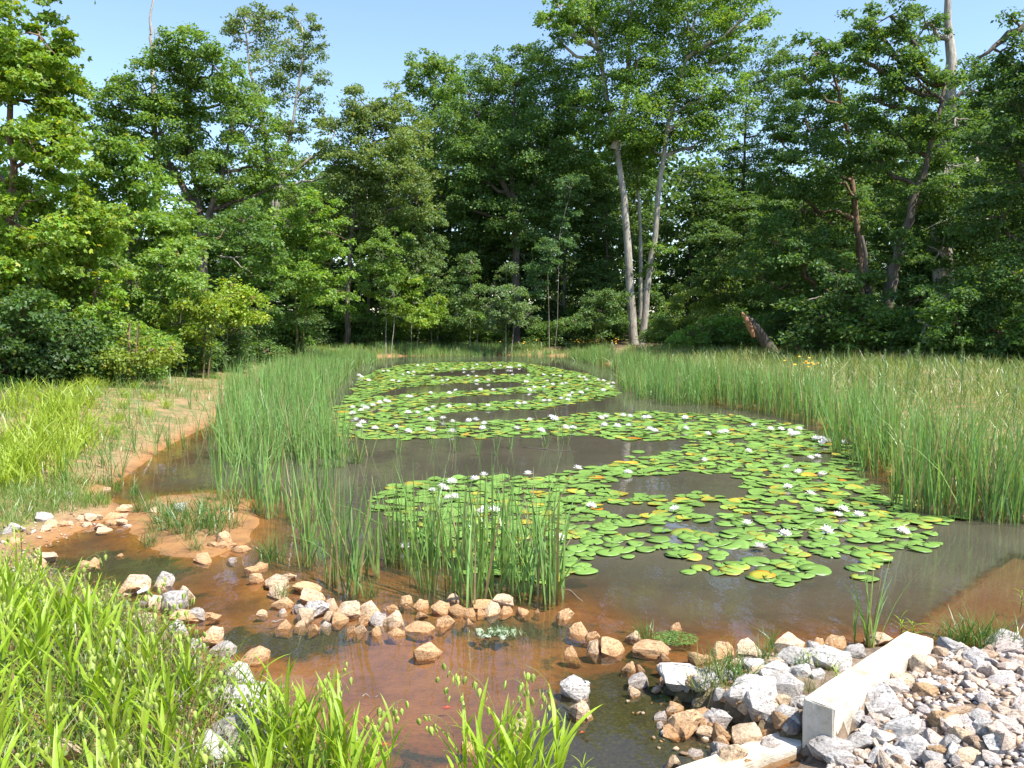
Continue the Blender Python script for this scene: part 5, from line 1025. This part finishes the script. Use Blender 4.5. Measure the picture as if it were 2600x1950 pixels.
cand = pg.uniform([-4.2, 1.9], [-.25, 6.2], (1500, 2)); cz = terr(cand[:, 0], cand[:, 1]); cp = project(np.column_stack([cand, cz])); k = in_poly(cp, OREG) & (cp[:, 1] < 2350) & (cz > 0.01); cp = cp[k]; cand = cand[k]; cz = cz[k]
open_ = ((cp[:, 0] > 515) & (cp[:, 0] < 640) & (cp[:, 1] > 1700)) | ((cp[:, 0] > 395) & (cp[:, 0] < 490) & (cp[:, 1] < 1800)); cand = cand[~open_]; cz = cz[~open_]
sel = []
for i in range(len(cand)):
    if all((cand[i, 0] - cand[j, 0]) ** 2 + (cand[i, 1] - cand[j, 1]) ** 2 > .125 ** 2 for j in sel): sel.append(i)
pl = [(cand[i, 0], cand[i, 1], cz[i]) for i in sel][:190]
EXP = [(640, 1930), (690, 1960), (740, 1985), (780, 1955), (830, 2010), (860, 2030), (900, 2040), (940, 2060), (720, 1940), (660, 1975), (700, 2010), (760, 2030), (820, 2060), (880, 2080), (800, 1990), (930, 2110), (970, 2130)]
EXC = [(1195, 2080), (1240, 2070), (1275, 2085), (1310, 2075), (1345, 2085), (1385, 2080), (1180, 2110), (1210, 2130), (1250, 2120), (1290, 2125), (1320, 2110), (1360, 2120), (1400, 2130), (1230, 2160), (1300, 2170), (1350, 2165)]
nE = len(EXP); XP = [tuple(G(px, py)[0]) for px, py in EXP]; pl += XP
pl.sort(key=lambda p: float(project(np.array(p))[0]))
for i, p in enumerate(pl):
    oat_plant(p, pg.uniform(.2, .4) if p not in XP else pg.uniform(.3, .48), int(pg.integers(6, 10)), 'bright broad-leaved grass plant on the near left bank, %s from the left' % nth(i), pg.uniform() < .45, 'broad grass on the near left bank')
for i, (px, py) in enumerate(EXC):
    g = G(px, py)[0]; oat_plant(tuple(g), pg.uniform(.34, .46), int(pg.integers(6, 9)), 'broad-leaved grass plant with seed heads at bottom centre, %s from the left' % nth(i), i % 2 == 0, 'broad grass at the bottom centre')
# the same grass in tight rows farther up the left bank
OC = []
for i in range(5):
    parts = []
    r = np.random.default_rng(900 + i)
    n = 60; b = np.zeros((n, 3)); b[:, :2] = r.normal(0, .13, (n, 2)); 
    V, Fl, tt = blades(b, r.uniform(.25, .6, n), .022 * r.uniform(.7, 1.2, n), r.uniform(0, 6.28, n), np.abs(r.normal(0, .22, n)), np.abs(r.normal(.25, .2, n)), seg=4, face=r.uniform(0, 6.28, n), prof=([0, .3, .6, 1], [.3, .8, 1, .05]))
    OC.append(mesh_np('grass_clump', V, Fl, M_OAT, np.repeat(np.array([[.34, .45, .055]]) * r.uniform(.75, 1.2, (n, 1)), 10, 0)))
GC = [(110, 1040), (125, 1060), (100, 1090), (90, 1120), (115, 1075), (200, 1010), (215, 1030), (195, 1060), (205, 1090), (190, 1110), (210, 1130), (185, 1140), (60, 1130), (30, 1150), (10, 1180), (50, 1190), (90, 1170), (-20, 1210), (20, 1220), (60, 1220), (130, 1030), (225, 1000), (180, 1160), (100, 1150), (0, 1240), (40, 1245), (140, 1010), (235, 985), (-30, 1160), (75, 1200)]
GC += [(x, y) for x, y in ((150, 1210), (165, 1180), (250, 1010), (265, 985), (280, 965), (240, 1040), (300, 950), (320, 1010), (310, 1040), (300, 1075), (290, 1110), (350, 960), (345, 990), (390, 955), (380, 1020), (370, 1060), (430, 950), (420, 1040), (130, 1120), (150, 1080), (165, 1040), (20, 1060), (40, 1030), (70, 1010))]
GC.sort()
for i, (px, py) in enumerate(GC):
    g = G(px, py)[0]; obj('grass_clump', OC[i % 5], loc=g, rot=(0, 0, rr_.uniform(0, 6.28)), scale=(1.1 if px < 236 and (px, py) not in ((150, 1210), (165, 1180)) else .6, 1.1 if px < 236 else .6, rr_.uniform(.75, 1.05) * (1.0 if px < 236 else .6)), cat='grass clump', group='yellow-green grass rows on the left bank', label='yellow-green leafy grass clump on the left clay bank, %s from the left' % nth(i))

# ------------------------------------------------------------------ ground cover
def cover(name, label, poly_px, n, h, wid, cols, seed, curve=.3, lean=.3, thresh=.0, zmin=.01, mat=None, kind='stuff', weights=None):
    r = np.random.default_rng(seed); w = np.array([G(a, b)[0][:2] for a, b in poly_px]); mn, mx = w.min(0), w.max(0)
    q = r.uniform(mn, mx, (n, 2)); q = q[in_poly(q, [tuple(v) for v in w])]; z = terr(q[:, 0], q[:, 1])
    k = (z > zmin) & (vnoise(q[:, 0], q[:, 1], 1.4, seed) > thresh); q = q[k]; z = z[k]; m = len(q)
    V, Fl, tt = blades(np.column_stack([q, z]), r.uniform(h[0], h[1], m), wid * r.uniform(.6, 1.4, m), r.uniform(0, 6.28, m), np.abs(r.normal(0, lean, m)), np.abs(r.normal(0, curve, m)), seg=3, face=r.uniform(0, 6.28, m))
    C = np.array(cols)[r.choice(len(cols), m, p=weights)] * r.uniform(.75, 1.25, (m, 1))
    obj(name, mesh_np(name, V, Fl, mat or M_BLADE, np.repeat(C, 8, 0)), kind=kind, label=label, cat='grass')
GRC = [(0.16, 0.28, 0.045), (0.22, 0.33, 0.06), (0.30, 0.27, 0.1), (0.12, 0.22, 0.04), (0.17, 0.29, 0.05)]
cover('bank_grass', 'sparse grass and weeds on the left clay bank', [(-150, 1300), (200, 1270), (330, 1200), (430, 1120), (560, 1040), (700, 950), (800, 915), (640, 890), (450, 905), (250, 960), (-150, 1010)], 40000, (.08, .34), .009, GRC, 61, thresh=.42)
cover('bank_edge_grass', 'low green weeds between the left bank stones and clay', [(-150, 1420), (80, 1330), (280, 1290), (300, 1230), (160, 1220), (-150, 1260)], 9000, (.06, .22), .006, GRC, 62, thresh=.15)
cover('right_edge_sedge', 'fine sedge and dry straw along the right water edge', [(2240, 1270), (2300, 1298), (2450, 1322), (2640, 1345), (2700, 1290), (2450, 1255), (2280, 1200)], 9000, (.06, .3), .008, [(0.15, 0.24, 0.05), (0.3, 0.22, 0.11), (0.2, 0.14, 0.07)], 68, zmin=-.02)
cover('far_grass', 'short grass on the far bank below the wood', [(780, 912), (1000, 899), (1350, 899), (1500, 903), (1560, 880), (1300, 878), (900, 878), (650, 890)], 30000, (.12, .5), .022, GRC, 63, thresh=.5)
cover('right_grass', 'tangled grass and dry straw on the right bank', [(1560, 925), (1800, 985), (2100, 1040), (2400, 1180), (2600, 1285), (2800, 1300), (2800, 1000), (2600, 925), (2200, 905), (1900, 895), (1600, 885)], 46000, (.15, .6), .014, [(0.17, 0.28, 0.055), (0.23, 0.32, 0.065), (0.36, 0.33, 0.14), (0.13, 0.22, 0.05), (0.27, 0.32, 0.08)], 64, thresh=.2, lean=.35)
cover('near_bank_grass', 'fine low weeds and dry stalks under the foreground grass', [(-200, 1560), (130, 1500), (330, 1570), (560, 1720), (760, 1880), (900, 2010), (960, 2200), (-300, 2300)], 18000, (.05, .3), .006, [(0.16, 0.27, 0.04), (0.11, 0.2, 0.04), (0.3, 0.22, 0.11), (0.2, 0.13, 0.07)], 65, thresh=.25, lean=.4)
cover('near_bank_grass', 'fine weeds at the water edge below the camera', [(900, 2030), (1100, 2060), (1700, 2100), (1700, 2300), (900, 2300)], 2500, (.05, .2), .006, GRC, 66, thresh=.3)
# small round-leaved weeds on the near left bank
r = np.random.default_rng(67); w = np.array([G(a, b)[0][:2] for a, b in [(-200, 1500), (180, 1490), (420, 1600), (600, 1720), (800, 1890), (900, 2020), (900, 2200), (-300, 2250)]])
q = r.uniform(w.min(0), w.max(0), (20000, 2)); q = q[in_poly(q, [tuple(v) for v in w])]; q = q[vnoise(q[:, 0], q[:, 1], 2.0, 3) > .33]; z = terr(q[:, 0], q[:, 1]); n = len(q)
V, Fl = leaf_cards(np.column_stack([q, z + r.uniform(.02, .2, n)]), r.normal(size=(n, 3)) * .5 + np.array([0, 0, 1]), r.normal(size=(n, 3)), r.uniform(.02, .05, n), r.uniform(.014, .03, n))
obj('leafy_weeds', mesh_np('leafy_weeds', V, Fl, M_OAT, np.repeat(np.array([[.24, .36, .055]]) * r.uniform(.6, 1.25, (n, 1)), 4, 0)), kind='stuff', label='small-leaved weeds carpeting the near left bank', cat='weeds')
# tall feathery weeds on the right bank
def spire(seed):
    r = np.random.default_rng(seed); n = 260; t = r.uniform(.12, 1, n); c_ = np.stack([.03 * np.sin(3 * t), .02 * np.cos(4 * t), t * 1.3], -1)
    V, Fl, tt = blades(c_, r.uniform(.08, .2, n) * (1.1 - .75 * t), np.full(n, .007), r.uniform(0, 6.28, n), r.uniform(.5, 1.2, n), r.uniform(-.1, .4, n), seg=2, face=r.uniform(0, 6.28, n))
    C = np.repeat(np.array([[.13, .22, .06]]) * r.uniform(.7, 1.4, (n, 1)), 6, 0); sv_, sf_ = tube(np.array([[0, 0, 0], [.03, .01, .6], [.0, -.01, 1.3]]), [.008, .006, .002], 4)
    V2, F2, C2 = merge([(V, Fl, C), (sv_, sf_, np.array([.14, .17, .06]))]); return mesh_np('feathery_weed', V2, F2, M_BLADE, C2)
SPI = [spire(920 + i) for i in range(5)]
SW = [(2000, 985), (2040, 990), (2080, 985), (2110, 990), (2150, 1000), (2165, 985), (2195, 1000), (2230, 1010), (2245, 990), (2270, 1005), (2320, 1010), (2360, 1010), (2400, 1020), (2440, 1015), (2480, 1020), (2330, 990), (2550, 1040), (2300, 1030), (2420, 1050), (1830, 935), (1880, 945), (2580, 1060), (2130, 975), (1960, 965), (1700, 930), (1760, 930)]
SW.sort()
for i, (px, py) in enumerate(SW):
    g = G(px, py)[0]; s = rr_.uniform(.55, 1.0); obj('feathery_weed', SPI[i % 5], loc=g, rot=(0, 0, rr_.uniform(0, 6.28)), scale=(s, s, s), cat='weed', group='tall feathery weeds on the right bank', label='tall feathery green weed on the right bank, %s from the left' % nth(i))
# orange wildflowers
def flower_patch(label, poly, n, seed):
    r = np.random.default_rng(seed); pts = np.array([G(r.uniform(poly[0], poly[2]), r.uniform(poly[1], poly[3]))[0] for _ in range(n)]); parts = []
    root = obj('wildflower_patch', None, loc=pts[0], label=label, cat='wildflowers')
    V, Fl, tt = blades(pts - pts[0], r.uniform(.3, .55, n), np.full(n, .012), r.uniform(0, 6, n), np.abs(r.normal(0, .1, n)), np.zeros(n), seg=2); obj('stems', mesh_np('stems', V, Fl, M_BLADE, np.repeat(np.array([[.1, .17, .04]]), len(V), 0)), root)
    tips = V.reshape(n, -1, 3)[:, -1]; pp = []
    for t in tips:
        a = np.linspace(0, 2 * np.pi, 9)[:-1]; s = r.uniform(.035, .055); ring = np.stack([np.cos(a) * s, np.sin(a) * s * .9, .3 * s * np.sin(a) + r.normal(0, .004, 8)], -1) + t
        pp.append((np.vstack([ring, t + np.array([0, 0, .02])]), [np.array([(k, (k + 1) % 8, 8) for k in range(8)])]))
    V, Fl, _ = merge(pp); obj('flower_heads', mesh_np('flower_heads', V, Fl, M_FLOWER), root, label='orange daisy-like flower heads')
flower_patch('patch of orange wildflowers left of the twin poplar base', (1440, 880, 1570, 888), 46, 71)
flower_patch('orange wildflowers scattered before the right woods', (1960, 945, 2080, 965), 12, 72)
flower_patch('few orange wildflowers on the far clay bank at centre', (1040, 884, 1380, 892), 14, 73)
# young pine on the left bank
r = np.random.default_rng(81); n = 900; t = r.uniform(.1, 1, n); az0 = r.uniform(0, 6.28, n); rad_ = (1.02 - t) * .45 * r.uniform(.2, 1, n)
b = np.stack([np.cos(az0) * rad_, np.sin(az0) * rad_, t * 1.3], -1); V, Fl, tt = blades(b, r.uniform(.12, .22, n), np.full(n, .008), az0, r.uniform(.3, .9, n), np.zeros(n), seg=2)
g = G(405, 905)[0]; g[1] -= .3; root = obj('young_pine', None, loc=g, label='small dark feathery young pine at the left wood edge', cat='pine'); obj('needles', mesh_np('needles', V, Fl, M_BLADE, np.repeat(np.array([[.055, .105, .04]]) * r.uniform(.7, 1.3, (n, 1)), 6, 0)), root)
V, Fl = tube(np.array([[0, 0, 0], [0, 0, .7], [.01, 0, 1.35]]), [.02, .014, .005], 6); obj('trunk', mesh_np('trunk', V, Fl, M_BARKR), root)

# ------------------------------------------------------------------ small things
g = G(2598, 1660)[0]
pb = bmesh.new(); bmesh.ops.create_cone(pb, segments=10, radius1=.016, radius2=.015, depth=.62, cap_ends=True)
bmesh.ops.bevel(pb, geom=[e for e in pb.edges if len(e.link_faces) == 2 and abs(e.verts[0].co.z - e.verts[1].co.z) < .01], offset=.004, segments=1, affect='EDGES')
pm = bpy.data.meshes.new('marker_post'); pb.to_mesh(pm); pb.free(); pm.materials.append(M_POST)
obj('marker_post', pm, loc=(g[0] + .012, g[1], g[2] + .2), rot=(0.02, -0.02, 0), label='thin pale greenish post at the right edge of the picture', cat='post')
# algae-covered stone clump
root0 = P(1268, 1612); r = np.random.default_rng(91); root = obj('algae_clump', None, loc=(root0[0], root0[1], 0), label='clump of pale stones coated with green algae in the pool', cat='algae')
for k, (dx, dy, s) in enumerate(((-.14, .02, .08), (-.1, -.05, .075), (-.05, .0, .08), (.0, .03, .1), (.05, .0, .09), (.1, .03, .075), (.02, -.05, .07), (-.06, .07, .055), (.03, .08, .05))):
    o = obj('coated_stone', ROCKS[k % 16], root, loc=(dx, dy, .008), rot=(0, 0, r.uniform(0, 6)), scale=(s, s * .8, s * .5)); o.color = (.42, .5, .36, 0)
nn = 600; q = r.normal(0, 1, (nn, 2)) * np.array([.08, .04]); V, Fl, tt = blades(np.column_stack([q, np.full(nn, .015)]), r.uniform(.01, .03, nn), np.full(nn, .004), r.uniform(0, 6, nn), r.uniform(.3, 1.5, nn), np.zeros(nn), seg=2)
obj('algae', mesh_np('algae', V, Fl, M_BLADE, np.repeat(np.array([[.1, .17, .04]]) * r.uniform(.6, 1.4, (nn, 1)), 6, 0)), root)
# duckweed mat beside the rock right of centre
nn = 700; c0 = P(1715, 1622); a = r.uniform(0, 6.28, nn); rd = np.sqrt(r.uniform(0, 1, nn)); q = np.stack([c0[0] + rd * np.cos(a) * .16, c0[1] + rd * np.sin(a) * .13, np.full(nn, .004) + r.uniform(0, .004, nn)], -1)
V, Fl = leaf_cards(q, np.array([[0, 0, 1.0]]) + r.normal(0, .15, (nn, 3)), r.normal(size=(nn, 3)), r.uniform(.01, .022, nn), r.uniform(.008, .014, nn))
obj('duckweed', mesh_np('duckweed', V, Fl, M_PAD, np.repeat(np.array([[.11, .2, .04]]) * r.uniform(.6, 1.3, (nn, 1)), 4, 0)), kind='stuff', label='small mat of green duckweed by the middle rocks', cat='duckweed')
# goldfish
def fish(px, py, L, yaw, label, z=-.02):
    p = P(px, py, z); root = obj('goldfish', None, loc=p, rot=(0, 0, yaw), label=label, cat='fish')
    x = np.array([-.5, -.38, -.2, 0, .2, .36, .42]); rr = np.array([.02, .08, .14, .16, .12, .05, .025]); th = np.linspace(0, 2 * np.pi, 8, endpoint=False)
    V = np.array([[a, math.cos(t) * b * .6, math.sin(t) * b] for a, b in zip(x, rr) for t in th]) * L; Fq = np.array([(i * 8 + k, i * 8 + (k + 1) % 8, i * 8 + 8 + (k + 1) % 8, i * 8 + 8 + k) for i in range(6) for k in range(8)])
    obj('body', mesh_np('body', V, [Fq], M_ORANGE, smooth=True), root)
    V = np.array([[.4, 0, 0], [.6, .02, .14], [.52, 0, 0], [.6, .02, -.14], [.4, .015, 0]]) * L; obj('tail_fin', mesh_np('tail_fin', V, [np.array([(0, 1, 2), (0, 2, 3), (4, 2, 1), (4, 3, 2)])], M_ORANGE), root)
    V = np.array([[-.1, 0, .14], [.05, 0, .24], [.16, 0, .13], [0, .02, .15]]) * L; obj('dorsal_fin', mesh_np('dorsal_fin', V, [np.array([(0, 1, 3), (1, 2, 3), (0, 2, 1)])], M_ORANGE), root)
fish(1134, 1797, .062, .2, 'larger orange-red goldfish swimming near the surface of the front pool')
fish(1478, 1859, .034, .4, 'small orange goldfish below the two pale rocks')
fish(1146, 1774, .022, -.3, 'tiny dark red fish above the larger goldfish')
fish(978, 1890, .05, .1, 'dim orange goldfish beside the bottom grass leaves', -.04)
# dragonfly on the pale rock
p = P(1487, 1733, .17); root = obj('dragonfly', None, loc=p, rot=(0, .3, .5), label='white-bodied dragonfly with dark-banded wings on the pale rock', cat='dragonfly')
V, Fl = tube(np.array([[0, 0, 0], [.012, 0, .001], [.03, 0, .0], [.034, 0, 0]]), [.003, .003, .0022, .001], 6, True); obj('abdomen', mesh_np('abdomen', V, Fl, M_WHITE), root)
V, Fl = tube(np.array([[-.012, 0, 0], [-.008, 0, .001], [-.002, 0, 0], [.001, 0, 0]]), [.002, .0042, .004, .002], 6, True); obj('thorax', mesh_np('thorax', V, Fl, M_BLACK), root)
for s in (-1, 1):
    for x0 in (-.008, .0):
        V = np.array([[x0, 0, .003], [x0 - .003, s * .02, .006], [x0, s * .033, .007], [x0 + .006, s * .03, .006], [x0 + .006, s * .01, .004]]); obj('wing', mesh_np('wing', V, [np.array([(0, 1, 2, 3, 4)])], M_BLACK), root)
# white cup-shaped litter and floating twigs
p = P(358, 1506, .03); V, Fl = tube(np.array([[0, 0, 0], [.03, .005, .003], [.06, .01, .006], [.085, .015, .008]]), [.012, .016, .02, .024], 10, True); obj('white_cup', mesh_np('white_cup', V, Fl, M_WHITE, smooth=True), loc=p - np.array([.03, 0, 0]), rot=(0, -.2, .5), label='crumpled white cup lying beside a rusty rock', cat='cup')
def twig(px0, py0, px1, py1, r_, label, mat=None):
    a = P(px0, py0, .006); b = P(px1, py1, .006); rg = np.random.default_rng(int(px0)); V, Fl = tube(rough_path(a, b, 6, .008, rg), np.linspace(r_, r_ * .5, 6), 5, True); obj('floating_twig', mesh_np('twig', V, Fl, mat or M_DEAD), label=label, cat='twig')
twig(690, 1579, 723, 1573, .006, 'short pale stick floating left of the stone row')
twig(1328, 1136, 1470, 1148, .008, 'dark branch lying in the open water mid pond', M_BARK)
twig(684, 1749, 727, 1744, .005, 'thin white stick in the shallows above the grass')
twig(1425, 1487, 1480, 1527, .005, 'dry bent stalk lying right of the front cattails')
twig(920, 1768, 960, 1766, .003, 'thin pale stalk lying on the pinkish water')
# leafy weeds by the weir wall and the bottom plant
def leafy_plant(px, py, h, nl, seed, label, L=.09):
    r = np.random.default_rng(seed); g = G(px, py)[0]; root = obj('leafy_weed', None, loc=g, label=label, cat='weed'); V, Fl = tube(np.array([[0, 0, 0], [.01, 0, h * .5], [0, .01, h]]), [.004, .003, .0015], 5)
    obj('stem', mesh_np('stem', V, Fl, M_OAT, np.repeat(np.array([[.14, .22, .05]]), len(V), 0)), root)
    for k in range(nl):
        o = obj('leaf', LEAVES[int(r.integers(14))], root); o.matrix_local = Matrix.Translation((0, 0, h * (.3 + .7 * k / nl))) @ Matrix.Rotation(k * 2.4, 4, 'Z') @ Matrix.Rotation(r.uniform(.5, 1.1), 4, 'Y') @ Matrix.Scale(L * r.uniform(.7, 1.2), 4)
leafy_plant(2285, 1625, .17, 9, 95, 'bright leafy weed rising behind the near end of the weir wall', .12)
leafy_plant(2315, 1630, .14, 8, 96, 'arching leafy weed over the far corner of the weir wall', .12)
leafy_plant(2120, 1735, .08, 8, 97, 'low bright weed between riprap boulders left of the wall', .08)
leafy_plant(2050, 1700, .1, 8, 98, 'small weed between the whitish riprap stones', .07)
leafy_plant(2590, 1560, .2, 8, 99, 'leafy weed beside the thin post at the right edge', .1)
leafy_plant(45, 1500, .45, 16, 100, 'tall leafy weed at the left edge by the pool', .16)
leafy_plant(55, 1440, .4, 14, 101, 'second tall leafy weed above the grey left stones', .16)
leafy_plant(1480, 1990, .1, 12, 102, 'fresh green leaflets at the bottom edge right of the grass', .08)
